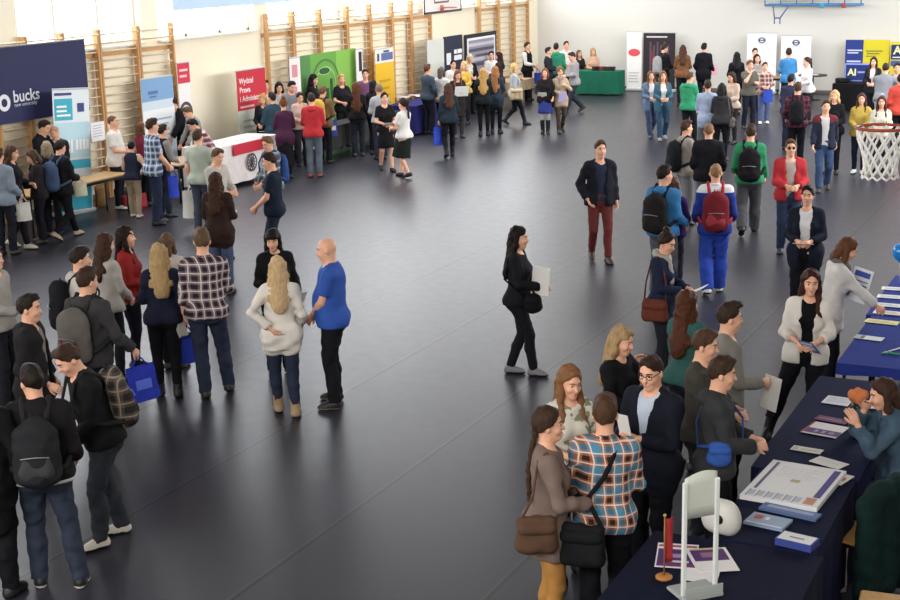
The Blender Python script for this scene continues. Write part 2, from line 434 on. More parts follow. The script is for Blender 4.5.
# ------------------------------------------------------------------ people
def ik(a, t, l1, l2, pole):
    d = t-a; L = np.linalg.norm(d); u = d/(L+1e-9); L = min(max(L, abs(l1-l2)+.02), (l1+l2)*.998)
    x = (l1*l1-l2*l2+L*L)/(2*L); h = math.sqrt(max(l1*l1-x*x, 0)); p = np.asarray(pole, float); p = p-u*(p@u); p = unit(p)
    return a+u*x+p*h, a+u*L
ARMS = dict(down=((.225, .05, .90), (.2, -1, 0)), pocket=((.2, .10, .95), (1, -.7, 0)), hold=((.085, .27, 1.10), (.7, -.7, -.5)), holdhi=((.07, .27, 1.20), (.6, -.6, -.7)),
    holdlow=((.08, .25, .98), (.7, -.8, -.2)), cross=((-.05, .20, 1.16), (1, -.1, -.6)), hip=((.205, -.02, 1.02), (1, -.5, 0)), hipback=((.12, -.17, 1.03), (1, -.3, 0)),
    face=((.07, .20, 1.44), (.7, 0, -1)), reach=((.13, .50, 1.14), (.5, -.3, -1)), reachlow=((.14, .42, .98), (.6, -.5, -.6)), strap=((.12, .17, 1.28), (.8, -.3, -1)),
    fwd=((.2, .30, 1.06), (.3, -1, -.4)), back=((.10, -.2, .98), (1, -.5, 0)), swf=((.22, .2, .93), (.2, -1, 0)), swb=((.23, -.17, .93), (.2, -1, 0)), clasp=((.035, .2, .97), (1, -.5, 0)),
    bent=((.225, .17, 1.0), (.2, -1, -.1)), out=((.48, .12, 1.12), (.2, -1, -.2)), reachup=((.1, .4, 1.36), (.6, 0, -1)), rest=((.2, .34, .99), (.7, -.6, -.3)))
LEGS = dict(stand=((.095, .02, 0), (-.095, -.02, 0)), stand2=((.10, -.05, 0), (-.09, .08, 0)), wide=((.15, .02, 0), (-.15, 0, 0)), walk=((.085, .27, 0), (-.085, -.27, .5)),
    walkL=((.085, -.27, .5), (-.085, .27, 0)), step=((.085, .16, 0), (-.085, -.16, .25)), stepL=((.085, -.16, .25), (-.085, .16, 0)), close=((.07, 0, 0), (-.07, .02, 0)), cross=((.02, .18, 0), (-.04, -.10, 0)),
    bentL=((.09, 0, 0), (-.14, .17, .1)), sit=((.11, .42, 0), (-.11, .4, 0)), lunge=((.13, -.22, 0), (-.17, .18, 0)))
SKIN = ['#e2ac90', '#d69c7e', '#ecbca3']
def hand_mesh(W, d, nrm, side):
    """palm, four unequal curled fingers, and a thumb leaving the side of the palm"""
    v, f = [], []; d = unit(d); nrm = unit(nrm-d*(nrm@d)); lat = np.cross(d, nrm)*side
    mb = MB()
    mb.tube([W-d*.03, W+d*.012, W+d*.045, W+d*.08, W+d*.094], [.026, .027, .037, .04, .03], 8, flat=(nrm, .42))
    for off, L, c0 in ((-.029, .058, .42), (-.010, .072, .36), (.010, .077, .34), (.029, .068, .30)):
        p = W+d*.088-lat*off*-1; a = c0*.5; pts = [p-d*.02, p]; q = p.copy()
        for seg in (.45, .32, .23):
            a += c0; q = q+(d*math.cos(a)+nrm*math.sin(a))*L*seg; pts.append(q.copy())
        mb.tube(pts, [.0095, .0095, .009, .0082, .006], 6)
    b = W+d*.03+lat*.026; t1 = unit(d*.72+lat*.62+nrm*.25)
    mb.tube([b-t1*.012, b+t1*.03, b+t1*.03+unit(d*.9+lat*.25+nrm*.35)*.03, b+t1*.03+unit(d*.9+lat*.25+nrm*.35)*.05], [.0125, .011, .0098, .007], 6)
    return np.concatenate(mb.v), mb.f
ROOTS = []
class Person:
    def __init__(s, hx, hy, h, a, label, hair=('short', '#3a2a1e'), top=('sweater', '#333333'), bot=('jeans', ('denim', '#2a3346')), shoe='#222226', arms=('down', 'down'), legs='stand', lean=0., tilt=0., twist=0.,
                 sex='m', w=1., skin=0, head=(0., 0.), inner=None, scarf=None, glasses=None, sit=None, group='people visiting the hall', hem=None, neck=None, socks=None, sole=None, ground_z=0., loc=None, lipstick=None):
        s.__dict__.update(locals()); F = sex == 'f'; s.F = F
        s.seed = (abs(hash((round(hx), round(hy), round(h*100)))) % 997)/997*6.28
        s.s = h/1.765
        hd = np.array([hx, hy]); g = ground(hx, hy, h) if loc is None else np.array(loc); s.dist = float(np.linalg.norm(g-CO))
        v = unit(A_(g[0], g[1], 0)); rt = A_(v[1], -v[0], 0); ar = math.radians(a); fc = -v*math.cos(ar)+rt*math.sin(ar); s.rz = math.atan2(-fc[0], fc[1])
        # resolution by distance
        px = s.dist/FPX; s.res = min(max(px*1.7, .014), .03)/1.0; s.hres = min(max(px*1.0, .0085), .017)
        # skeleton
        LG = LEGS[legs] if isinstance(legs, str) else legs
        L1, L2 = .405, .405
        hipw = .088
        s.ank = []; s.fd = []; s.fp = []
        for i, (x, y, up) in enumerate(LG):
            sd = (1, -1)[i]
            pit = up*1.1; yaw = (0.16 if abs(x) > .05 else .05)*sd
            s.ank.append(A_(x, y, .08+.16*math.sin(pit)*.9 if up else .08)); s.fp.append(pit); s.fd.append(rotz(-yaw)@rotx(-pit))
        if sit: hz = sit
        else: hz = min(.902, min(k[2]+math.sqrt(max(.806**2-(k[0]-sd*hipw)**2-k[1]**2, .05)) for k, sd in zip(s.ank, (1, -1))))
        cy = (s.ank[0][1]+s.ank[1][1])*.5 if not sit else 0
        s.dz = hz-.902; s.hip0 = A_(0, 0, hz)
        s.Rt = rotz(twist)@roty(tilt)@rotx(-lean)
        s.piv0 = A_(0, 0, .93); s.piv = A_(0, cy*.3, .93+s.dz)
        s.hips = [A_(hipw*sd, cy*.3, hz) for sd in (1, -1)]; s.knee = []
        for hp, ak, sd, R in zip(s.hips, s.ank, (1, -1), s.fd):
            k, _ = ik(hp, ak, L1, L2, A_(.12*sd, 1, .05)); s.knee.append(k)
        sw = (.143 if F else .163)*w
        s.sho = [s.T(A_(sd*sw, -.012, 1.405)) for sd in (1, -1)]; s.elb, s.wri = [], []
        for i, nm in enumerate(arms):
            sd = (1, -1)[i]
            if nm[0] == 'at':     # wrist given in the figure's own upright frame
                e, wr = ik(s.sho[i], A_(*nm[1]), .285, .25, A_(*nm[2])); s.elb.append(e); s.wri.append(wr); continue
            tg, pole = ARMS[nm] if isinstance(nm, str) else nm
            tg = A_(*tg)*A_(sd, 1, 1); pole = A_(*pole)*A_(sd, 1, 1)
            e, wr = ik(s.sho[i], s.T(tg), .285, .25, s.Rt@pole); s.elb.append(e); s.wri.append(wr)
        s.hd_y, s.hd_p = head
        s.Rh = rotz(head[0])@rotz(twist)@roty(tilt)@rotx(-lean*.55)@rotx(-head[1]); s.hp0 = A_(0, -.012, 1.50); s.hp = s.T(s.hp0)
        topz = s.H(A_(0, -.01, 1.752))
        hh = (topz[2]+(.013 if hair else 0))*s.s
        if loc is None: g = ground(hx, hy, hh+ground_z)
        off = rotz(s.rz)@(topz*s.s); s.loc = A_(g[0]-off[0], g[1]-off[1], ground_z)
        s.make()
    def T(s, p): return s.piv+s.Rt@(np.asarray(p, float)-s.piv0)
    def H(s, p): return s.hp+s.Rh@(np.asarray(p, float)-s.hp0)
    def world(s, p): return s.loc+rotz(s.rz)@(np.asarray(p)*s.s)
    def child(s, form, res, name, mat, mi=None):
        v, f = form.mesh(res)
        if len(v) == 0: return None
        o = link_mesh(name, v*s.s, f, mat, s.root, True); return o
    # --- the parts of the figure, each with an ease e added all round
    def torso(s, fm, e, lo=True, loose=0.):
        F, w, T, n = s.F, s.w, s.T, s.Rt@A_(0, 1, 0)
        hx_ = .009 if e > .013 else 0.
        if lo: fm.cap(T(A_(-.05*w, -.01, .93)), T(A_(.05*w, -.01, .93)), (.118 if F else .112)*w+e+hx_, n=n, sq=1.02)
        wa = (.114 if F else .132)*w+loose
        fm.cap(T(A_(0, 0, .96)), T(A_(0, .005, 1.13)), (.152 if F else .148)*w+e+hx_, wa+e, n=n, sq=1.33, k=.05)
        fm.cap(T(A_(0, .005, 1.13)), T(A_(0, -.008, 1.32)), wa+e, (.144 if F else .160)*w+e, n=n, sq=1.40, k=.05)
        for sd in (1, -1):
            fm.cap(T(A_(0, -.016, 1.41)), T(A_((.112 if F else .132)*w*sd, -.014, 1.392)), .058+e*.8, .05+e*.7, n=n, sq=1.0, k=.06)
            fm.cap(T(A_(.02*sd, -.02, 1.44)), T(A_(.1*sd, -.018, 1.408)), .045+e*.5, .04+e*.5, k=.05)
        if e > 0 and lo:
            for hp, kn in zip(s.hips, s.knee):
                fm.ell(hp+A_(0, -.05, .02), A_(.085, .078, .09)*w+e*1.1+hx_, k=.05); fm.cap(hp, hp+(kn-hp)*.3, .092*w*(1.04 if F else 1)+e*.9+hx_, .084*w+e*.9+hx_, k=.05)
        if F:
            for sd in (1, -1): fm.ell(T(A_(.068*sd*w, .082, 1.255)), A_(.062, .055, .062)*w+e*.8, s.Rt, k=.06)
        elif w > 1.08: fm.ell(T(A_(0, .07, 1.08)), A_(.13, .1, .15)*w+e, s.Rt, k=.08)
    def arm(s, fm, i, e, t=1., flat=False, loose=0.):
        a, b, c = s.sho[i], s.elb[i], s.wri[i]; g = .92 if s.F else 1.
        fm.cap(a, a+(b-a)*.3, .053*g+e, .049*g+e, k=.05)
        if t < .5: fm.cap(a, a+(b-a)*t*2, .047*g+e, .044*g+e+loose, k=.03, flat=flat); return
        fm.cap(a, b, .047*g+e, .040*g+e, k=.03); fm.cap(b, b+(c-b)*.35, .040*g+e, .039*g+e+loose*.5, k=.02)
        fm.cap(b+(c-b)*.3, b+(c-b)*min(1., (t-.5)*2), .039*g+e+loose*.5, .028*g+e+loose, k=.02, flat=flat)
    def leg(s, fm, i, e, bottom=0., knee=0., hemr=0., flat=True, t=1.):
        h, k, a = s.hips[i], s.knee[i], s.ank[i]; g = s.w*(1.04 if s.F else 1.)
        fm.cap(h, k, .088*g+e, .057+e+knee, k=.02)
        u = k-a; q = a+u*.62; bk = unit(np.cross(np.cross(u, A_(0, 1, 0)), u))*-1
        bk = -(s.fd[i]@A_(0, 1, 0)); bk = unit(bk-u*(bk@u)/(u@u))
        if t < 1: return
        fm.cap(k, q+bk*.018, .055+e+knee, .051+e+knee*.8+bottom*.4, k=.012)
        fm.cap(q+bk*.014, a-unit(u)*hemr, .050+e+knee*.7+bottom*.5, .036+e+bottom, k=.012, flat=flat)
    def make(s):
        h = s.hair; near = s.dist < 17
        fm = Form(); s.torso(fm, 0.)
        hw = .92 if s.F else 1.; H, R = s.H, s.Rh
        for i in (0, 1):
            s.arm(fm, i, 0.); s.leg(fm, i, 0., flat=False)
            a, Rf = s.ank[i], s.fd[i]; fm.cap(a-Rf@A_(0, .02, .04), a+Rf@A_(0, .12, -.052), .032, .024)
            fm.ell(s.hips[i]+A_(0, -.05, .02), A_(.085, .075, .09)*s.w, k=.05)
        nr = (.044 if s.F else .053)*(1+(s.w-1)*.6); fm.cap(s.T(A_(0, -.018, 1.42)), H(A_(0, -.012, 1.57)), nr+.004, nr, k=.035)
        fm.ell(H(A_(0, -.006, 1.655)), A_(.074*hw, .094, .093), R, k=.02); jw = (.052 if s.F else .058)*(1+(s.w-1)*.4)
        fm.ell(H(A_(0, .03, 1.592)), A_(jw, .06, .074), R, k=.035); fm.ell(H(A_(0, .068, 1.535)), A_(.024, .022, .02), R, k=.03)
        for sd in (1, -1):
            fm.sub(H(A_(.032*sd, .098, 1.642)), A_(.02, .018, .013), R, k=.015)
            fm.ell(H(A_(.036*sd, .064, 1.602)), A_(.024, .024, .022), R, k=.02)
            fm.ell(H(A_(.076*hw*sd, -.008, 1.622)), A_(.011, .02, .031), R@rotz(-.35*sd), k=.006)
        fm.cap(H(A_(0, .086, 1.642)), H(A_(0, .108, 1.605)), .009, .0135, k=.012); fm.cap(H(A_(-.03, .08, 1.664)), H(A_(.03, .08, 1.664)), .011, k=.015)
        fm.ell(H(A_(0, .085, 1.572)), A_(.024, .014, .015), R, k=.012)
        hc = H(A_(0, 0, 1.64)); fm.refine = [(hc-.125, hc+.125, s.hres)]
        v, f = fm.mesh(max(s.res, .02)); mi = np.zeros(len(f), int)
        V, FF, MI = [v], [f], [mi]; n = len(v)
        def app(vv, ff, m):
            nonlocal n
            q = np.array([tuple(x)+(x[-1],)*(4-len(x)) if len(x) <= 4 else None for x in ff if len(x) <= 4]); tri = [x for x in ff if len(x) > 4]
            V.append(vv); FF.append(q+n); MI.append(np.full(len(q), m)); n += len(vv)
        for i in (0, 1):
            sd = (1, -1)[i]; d = unit(s.wri[i]-s.elb[i]); nn = s.Rt@A_(-sd*.8, .1, -.35) if abs(d[2]) < .7 else s.Rt@A_(-sd, .25, 0)
            s_h = hand_mesh(s.wri[i], d, nn, sd*(-1 if True else 1)); app(np.asarray(s_h[0]), s_h[1], 0)
        s.palm = [s.wri[i]+unit(s.wri[i]-s.elb[i])*.075 for i in (0, 1)]
        hcol = h[1] if h else '#6b5444'
        for sd in (1, -1):
            for cc, rad, m in (((.031*sd, .0755, 1.641), A_(.0112, .0105, .0075), 2), ((.031*sd+.001, .0838, 1.640), A_(.0068, .005, .0066), 3)):
                b = MB().ball(H(A_(*cc)), rad, R=R, seg=8, ring=5); app(np.concatenate(b.v), b.f, m)
            vv, ff = tube([H(A_(.014*sd, .094, 1.662)), H(A_(.034*sd, .091, 1.668)), H(A_(.052*sd, .074, 1.661))], [.004, .0048, .003], 5, cap=False); app(vv, ff, 4)
        for dz, rr in ((.0045, .0042), (-.0045, .005)):
            vv, ff = tube([H(A_(-.021, .088, 1.572)), H(A_(0, .0985, 1.572+dz)), H(A_(.021, .088, 1.572))], [.002, rr, .002], 6, cap=False); app(vv, ff, 1)
        F4 = np.concatenate(FF); MIc = np.concatenate(MI)
        mats = [skinmat(SKIN[s.skin]), plain('#b4655c' if s.F else '#bb7a68', .45), plain('#dcd8d2', .3), plain('#2e2019', .3), plain(hcol if h else '#7a5c48', .7)]
        if s.socks:
            mats.append(cloth(s.socks)); lowz = s.hip0[2]-.03
            cz = np.concatenate(V)[F4].mean(1)[:, 2]; MIc = np.where((cz < lowz) & (np.arange(len(F4)) < len(f)), 5, MIc)
            for i in (0, 1):   # keep the hands bare where they hang below the hips
                cc = np.concatenate(V)[F4].mean(1); MIc = np.where((np.linalg.norm(cc-s.wri[i], axis=1) < .1), 0, MIc)
        VV = np.concatenate(V)*s.s; bad = np.array([len(set(q)) < 3 for q in F4[len(f):]]) if len(F4) > len(f) else None
        # from_pydata copes with triangles
        faces = [tuple(dict.fromkeys(q.tolist())) for q in F4]
        s.root = link_mesh('person', VV, faces, mats, None, True, MIc)
        s.root.location = s.loc; s.root.rotation_euler = (0, 0, s.rz); tag(s.root, s.label, 'person', s.group); ROOTS.append(s)
        s.make_bottom(); s.make_top(); s.make_shoes()
        if h: s.make_hair(*h)
        if s.scarf:
            g = Form(); N = 9
            for k in range(N):
                p = lambda q: s.T(A_(.078*math.sin(q), -.012+.075*math.cos(q), 1.475-.03*math.cos(q)))
                g.cap(p(k/N*6.283), p((k+1)/N*6.283), .034, k=.02)
            g.cap(s.T(A_(.03, .09, 1.44)), s.T(A_(.05, .13, 1.2)), .035, .045, n=s.Rt@A_(0, 1, 0), sq=1.6); g.noise = (.006, 45, s.seed); s.child(g, s.res, 'scarf', cloth(s.scarf))
        if s.glasses:
            mb = MB()
            for sd in (1, -1):
                mb.tube([H(A_(.033*sd+.024*math.cos(q), .099-.006*abs(math.cos(q)), 1.640+.017*math.sin(q))) for q in np.linspace(0, 6.283, 13)[:-1]], .0028, 5, closed=True)
                mb.tube([H(A_(.056*sd, .093, 1.645)), H(A_(.08*hw*sd, .02, 1.648)), H(A_(.082*hw*sd, -.02, 1.64))], .0025, 5)
                if s.glasses == 'sun': mb.ball(H(A_(.033*sd, .097, 1.640)), A_(.023, .003, .016), R=R)
            mb.tube([H(A_(-.009, .099, 1.643)), H(A_(.009, .099, 1.643))], .0025, 5); mb.build('glasses', plain('#17161a', .25, .5), s.root, True, s.s)
    def make_bottom(s):
        kind, col = s.bot[:2]; e, kn, bo, hr = dict(jeans=(.011, .004, .016, .015), slim=(.008, .0, .006, .0), loose=(.016, .013, .026, .025), suit=(.012, .008, .02, .022), leggings=(.006, 0, .004, -.02),
            skirt=(.012, 0, 0, 0), shorts=(.018, .01, 0, 0), capri=(.011, .006, .018, -.13))[kind]
        g = Form(); w, F = s.w, s.F; P0 = s.hips[0]*.5+s.hips[1]*.5
        n = A_(0, 1, 0)
        if kind in ('skirt', 'shorts') and kind == 'skirt':
            km = (s.knee[0]+s.knee[1])/2; L = .34 if len(s.bot) < 3 else s.bot[2]
            dv = unit(km-P0); g.cap(P0+A_(0, 0, .11), P0, .132*w, .165*w, n=n, sq=1.2); g.cap(P0, P0+dv*L, .165*w, .2*w, n=n, sq=1.12, flat=True); g.noise = (.008, 26, s.seed)
            g.cut(P0+A_(0, 0, .13), (0, 0, 1))
            s.child(g, s.res, 'skirt', cloth(col)); return
        g.cap(P0+A_(-.05*w, -.01, .03), P0+A_(.05*w, -.01, .03), (.118 if F else .113)*w+e, n=n, sq=1.02)
        g.cap(P0+A_(0, 0, .05), P0+s.Rt@A_(0, 0, .16), (.15 if F else .146)*w+e, (.14 if F else .143)*w+e, n=n, sq=1.3, k=.05)
        for i in (0, 1):
            s.leg(g, i, e, bo, kn, hr, t=1. if kind != 'shorts' else .5); g.ell(s.hips[i]+A_(0, -.05, .02), A_(.085, .078, .09)*w+e, k=.05)
        g.cut(P0+s.Rt@A_(0, 0, .13), s.Rt@A_(0, 0, 1))
        if kind == 'capri':
            pass
        g.noise = (.003 if kind in ('slim', 'leggings') else .0055, 27, s.seed)
        s.child(g, s.res, 'trousers' if kind != 'shorts' else 'shorts', cloth(col))
    def make_top(s):
        kind, col = s.top[:2]; opt = s.top[2:]
        if 'hemstripe' in opt: col = ('yoke', '#cfccc6', col, round(((s.hem or .84)+.03+s.dz)*s.s, 3))
        n = s.Rt@A_(0, 1, 0); T = s.T
        e, hem, sl, loose, col_ = dict(tee=(.018, .86, .36, .02, 0), blouse=(.018, .90, .36, .015, 0), shirt=(.017, .84, .97, .012, 1), shirts=(.018, .83, .40, .015, 1), roll=(.017, .86, .78, .012, 1), sweater=(.02, .88, .97, .012, 0),
            hoodie=(.022, .86, .97, .014, 0), jacket=(.027, .84, .97, .014, 1), parka=(.036, .80, .97, .018, 1), coat=(.026, .55, .97, .014, 1), blazer=(.022, .80, .97, .012, 1), blazers=(.025, .84, .74, .012, 0), cardigan=(.024, .74, .97, .012, 0),
            vest=(.026, .88, 0, 0, 1), tunic=(.02, .72, .97, .014, 0), tank=(.012, .9, 0, 0, 0), long=(.02, .78, .97, .012, 0))[kind]
        if s.hem: hem = s.hem
        if s.inner or kind in ('blazer', 'blazers', 'cardigan', 'vest'):
            it = s.inner or '#dddddd'; g = Form(); s.torso(g, .011)
            g.cut(T(A_(0, 0, .89)), s.Rt@A_(0, 0, -1)); g.sub(T(A_(0, .035, 1.485)), A_(.062, .075, .055), s.Rt)
            if kind == 'vest' :
                for i in (0, 1): s.arm(g, i, .012, .97, True, .01)
            if kind in ('blazer',):
                for k in range(8):
                    p = lambda q: T(A_(.058*math.sin(q), -.012+.056*math.cos(q), 1.475-.025*math.cos(q))); g.cap(p(k/8*6.283), p((k+1)/8*6.283), .012, k=.01)
            g.noise = (.003, 30, s.seed); s.child(g, s.res, 'shirt', cloth(it))
        g = Form(); s.torso(g, e, lo=True, loose=.02 if kind in ('hoodie', 'jacket', 'parka', 'coat', 'tee', 'shirt', 'shirts', 'roll') else .01)
        if hem < .82:
            P0 = s.hips[0]*.5+s.hips[1]*.5; km = (s.knee[0]+s.knee[1])/2; dv = unit(km-P0); L = .90-hem
            g.cap(P0+A_(0, 0, .04), P0+dv*L, .142*s.w+e, .158*s.w+e, n=A_(0, 1, 0), sq=1.18, flat=True, k=.04)
        else: g.cut(T(A_(0, 0, hem)), s.Rt@A_(0, 0, -1))
        if sl:
            for i in (0, 1): s.arm(g, i, e*.62, sl, True, loose*.8)
        extra = None; ring = lambda g2, rx, ry, z, dz, r, k: [g2.cap(T(A_(rx*math.sin(q), -.014+ry*math.cos(q), z-dz*math.cos(q))), T(A_(rx*math.sin(q+.7), -.014+ry*math.cos(q+.7), z-dz*math.cos(q+.7))), r, k=k) for q in [j*.6981 for j in range(9)]]
        if kind == 'hoodie' or 'hood' in opt:
            extra = ('hood', Form()); extra[1].ell(T(A_(0, -.092, 1.438)), A_(.105, .058, .062), s.Rt, k=.03); ring(extra[1], .076, .074, 1.462, .022, .022, .02)
        elif col_:
            extra = ('collar', Form()); ring(extra[1], .067, .065, 1.474, .024, .015 if kind not in ('parka', 'jacket') else .021, .012)
        if 'up' in opt:
            hp = s.H(A_(0, -.03, 1.64)); g.ell(hp, A_(.1, .115, .13), s.Rh, k=.05); g.cap(T(A_(0, -.04, 1.42)), hp-s.Rh@A_(0, 0, .05), .09, .09)
            g.sub(s.H(A_(0, .09, 1.62)), A_(.066, .10, .088), s.Rh)
        g.sub(T(A_(0, .05, 1.495)), A_(.056, .07, .06) if kind not in ('tee', 'blouse', 'tank', 'sweater', 'long', 'tunic') else A_(.07, .08, .06), s.Rt)
        Ri, pv, p0 = s.Rt.T, s.piv, s.piv0
        if kind in ('blazer', 'blazers', 'cardigan') or 'open' in opt:
            z0 = 1.06 if kind == 'blazer' and 'wide' not in opt else .3
            def slot(X, Y, Z, z0=z0):
                x, y, z = X-pv[0], Y-pv[1], Z-pv[2]
                lx = Ri[0, 0]*x+Ri[0, 1]*y+Ri[0, 2]*z; ly = Ri[1, 0]*x+Ri[1, 1]*y+Ri[1, 2]*z; lz = Ri[2, 0]*x+Ri[2, 1]*y+Ri[2, 2]*z+p0[2]
                wd = np.clip((lz-z0)*.19, -.02, .075) if z0 > 1 else .055+.02*np.clip((lz-1.2)*4, 0, 1)
                return np.maximum(np.maximum(np.abs(lx)-wd, .03-ly), lz-1.5)
            g.slot(slot, s.piv-A_(.3, .3, .5), s.piv+A_(.3, .6, .7))
        g.noise = (.0035 if kind in ('tee', 'blazer', 'tank', 'blouse') else .0065, 21, s.seed+1)
        nm = dict(tee='t_shirt', shirts='shirt', roll='shirt', parka='jacket', blazers='blazer', long='sweater').get(kind, kind)
        ob = s.child(g, s.res, nm, cloth(col))
        if extra and ob:
            if 'open' in opt or kind in ('blazer', 'cardigan'): extra[1].slot(slot, s.piv-A_(.3, .3, .5), s.piv+A_(.3, .6, .7))
            v, f = extra[1].mesh(min(s.res, .018)); mt = cloth(col) if not (isinstance(col, tuple) and col[0] == 'yoke') else cloth(col[2])
            if len(v): link_mesh(extra[0], v*s.s, f, mt, ob, True)
    def make_shoes(s):
        boots = isinstance(s.shoe, tuple); col = s.shoe[1] if boots else s.shoe
        for i in (0, 1):
            a, R = s.ank[i], s.fd[i]; g = Form(); G = lambda *p: a+R@A_(*p)
            up = R@A_(0, 0, 1)
            g.cap(G(0, -.035, -.045), G(0, .10, -.05), .042, .042, n=R@A_(1, 0, 0), sq=1.05); g.cap(G(0, .09, -.052), G(0, .145, -.058), .042, .034)
            g.cap(G(0, -.02, -.035), G(0, .05, -.02), .04, .034, k=.03)
            if boots:
                u = unit(s.knee[i]-a); g.cap(G(0, -.012, -.03), a+u*s.shoe[0], .05, .058 if s.shoe[0] < .2 else .064, flat=True, k=.03)
            else: g.cap(G(0, -.015, -.03), G(0, -.012, .012), .043, .042, flat=True)
            g.cut(a-up*.078, -up)
            v, f = g.mesh(min(s.res, .018)); zz = (v[f].mean(1)-a)@up; lo = zz < -.056
            def part_(m):
                ix, inv = np.unique(f[m], return_inverse=True); return v[ix]*s.s, inv.reshape(-1, 4)
            sh = link_mesh('boot' if boots else 'shoe', *part_(~lo), [plain(col, .5, .4, 'shoe')], s.root, True)
            if lo.any(): link_mesh('sole', *part_(lo), [plain(s.sole or '#1b1a1a', .7, .3, 'sole')], sh, True)
    def make_hair(s, kind, col, *opt):
        H, R, T = s.H, s.Rh, s.T; g = Form(); c = A_(0, -.008, 1.66); ex = dict(buzz=.0025, short=.008, crop=.007, curly=.026, quiff=.008).get(kind, .012)
        g.ell(H(c), A_(.075, .094, .094)+A_(ex*.8, ex, ex*1.5), R)
        if kind == 'short': g.ell(H(A_(.012*math.cos(s.seed), .035, 1.735)), A_(.058, .055, .034), R)
        fr = A_(.07, .072, .088) if kind in ('short', 'buzz', 'crop', 'curly', 'quiff') else A_(.064, .075, .092)
        hc_ = H(A_(0, 0, 1.58))
        def nape(X, Y, Z):
            x, y, z = X-hc_[0], Y-hc_[1], Z-hc_[2]
            ly = R[0, 1]*x+R[1, 1]*y+R[2, 1]*z; lz = R[0, 2]*x+R[1, 2]*y+R[2, 2]*z
            return lz-np.clip((ly+.065)*.75, 0, .10)
        g.slot(nape, H(c)-.14, H(c)+.14)
        g.sub(H(A_(0, .092, 1.634 if kind in ('short', 'buzz', 'crop', 'curly', 'quiff') else 1.624)), fr, R)
        am = .0035
        if kind in ('long', 'longf', 'longer'):
            L = opt[0] if opt else 1.22
            g.cap(H(A_(0, -.06, 1.67)), H(A_(0, -.085, 1.55)), .075, .072, n=R@A_(0, 1, 0), sq=1.5, k=.03)
            g.cap(H(A_(0, -.075, 1.56)), T(A_(0, -.135, L+.05)), .085, .085, n=s.Rt@A_(0, 1, 0), sq=2., k=.03)
            for sd in (1, -1):
                g.cap(H(A_(.068*sd, -.02, 1.68)), H(A_(.078*sd, .0, 1.55)), .026, .03, k=.03)
                if kind == 'longf' and (len(opt) < 2 or opt[1] == sd): g.cap(H(A_(.078*sd, .0, 1.55)), T(A_(.095*sd, .105, L+.04)), .03, .034, k=.03)
                else: g.cap(H(A_(.078*sd, -.01, 1.55)), T(A_(.1*sd, -.09, L+.12)), .03, .035, k=.03)
            am = .006
        elif kind == 'bob':
            for sd in (1, -1): g.cap(H(A_(.066*sd, -.015, 1.67)), H(A_(.08*sd, .01, 1.52)), .03, .034, k=.03)
            g.cap(H(A_(0, -.06, 1.66)), H(A_(0, -.08, 1.52)), .075, .072, n=R@A_(0, 1, 0), sq=1.4, k=.03); am = .005
        elif kind == 'fringe':
            for sd in (1, -1): g.cap(H(A_(.066*sd, -.015, 1.67)), H(A_(.078*sd, .02, 1.54)), .028, .03, k=.03)
            g.cap(H(A_(0, -.06, 1.66)), H(A_(0, -.08, 1.52)), .075, .07, n=R@A_(0, 1, 0), sq=1.4, k=.03)
            g.cap(H(A_(-.045, .075, 1.70)), H(A_(.045, .075, 1.69)), .025, .022, k=.02)
        elif kind == 'pony':
            g.ell(H(A_(0, -.115, 1.69)), A_(.03, .03, .03), R); g.cap(H(A_(0, -.12, 1.69)), T(A_(0, -.15, opt[0] if opt else 1.40)), .03, .022, k=.03)
        elif kind == 'bun':
            g.ell(H(A_(0, -.05, 1.775) if not opt else A_(0, -.12, 1.70)), A_(.046, .046, .038), R, k=.015)
        elif kind == 'braid':
            p0, p1 = H(A_(.0, -.085, 1.57)), T(A_(.06, -.135, 1.12)); N = 10
            for k in range(N):
                q = p0+(p1-p0)*(k/(N-1))+A_(0, -.02*math.sin(k/(N-1)*3.14), 0); g.ell(q, A_(.03, .026, .036)*(1-.35*k/N), k=.008)
        elif kind == 'curly': am = .009
        elif kind == 'quiff': g.ell(H(A_(0, .055, 1.755)), A_(.055, .045, .025), R)
        if kind in ('short', 'quiff', 'crop'): am = .0045
        g.noise = (am, 48, s.seed); s.child(g, min(s.res, .0135), 'hair', hairmat(col))
    # ---------------------------------------------------------------- carried things (each a thing of its own)
    def frame(s, name, label, cat, group=None):
        r = empty(name, tuple(s.loc), s.rz); tag(r, label, cat, group); return r
    def put(s, form, res, name, mat, par):
        v, f = form.mesh(res); return link_mesh(name, v*s.s, f, mat, par, True)
    def backpack(s, label, col, strap=None, pocket=None, one=0, size=1., ex=.03, rot=None, off=(0, 0, 0)):
        r = s.frame('backpack', label, 'backpack', 'backpacks worn in the hall'); T = s.T if rot is None else (lambda p: s.T(rotz(rot)@A_(*p))); R = s.Rt if rot is None else s.Rt@rotz(rot); n = R@A_(0, 1, 0); o = A_(*off)
        dd = .115+ex+.075*size
        def B(p): return T(A_(*p)+o)
        g = Form(); ww = .115*size
        g.cap(B((-ww*.75, -dd, 1.02)), B((-ww*.75, -dd, 1.30)), .085*size, .075*size, k=.1); g.cap(B((ww*.75, -dd, 1.02)), B((ww*.75, -dd, 1.30)), .085*size, .075*size, k=.1)
        g.cap(B((0, -dd-.01, 1.02)), B((0, -dd, 1.36)), .095*size, .075*size, k=.1); g.noise = (.005, 24, s.seed); s.put(g, s.res, 'pack_body', cloth(col), r)
        g = Form(); g.cap(B((-.055*size, -dd-.075*size, 1.05)), B((.055*size, -dd-.075*size, 1.05)), .07*size, k=.05, n=n, sq=1.5); g.cap(B((-.05*size, -dd-.07*size, 1.14)), B((.05*size, -dd-.07*size, 1.14)), .05*size, k=.06, n=n, sq=1.5); g.noise = (.004, 30, s.seed)
        fp = s.put(g, s.res, 'front_pocket', cloth(pocket or col), r)
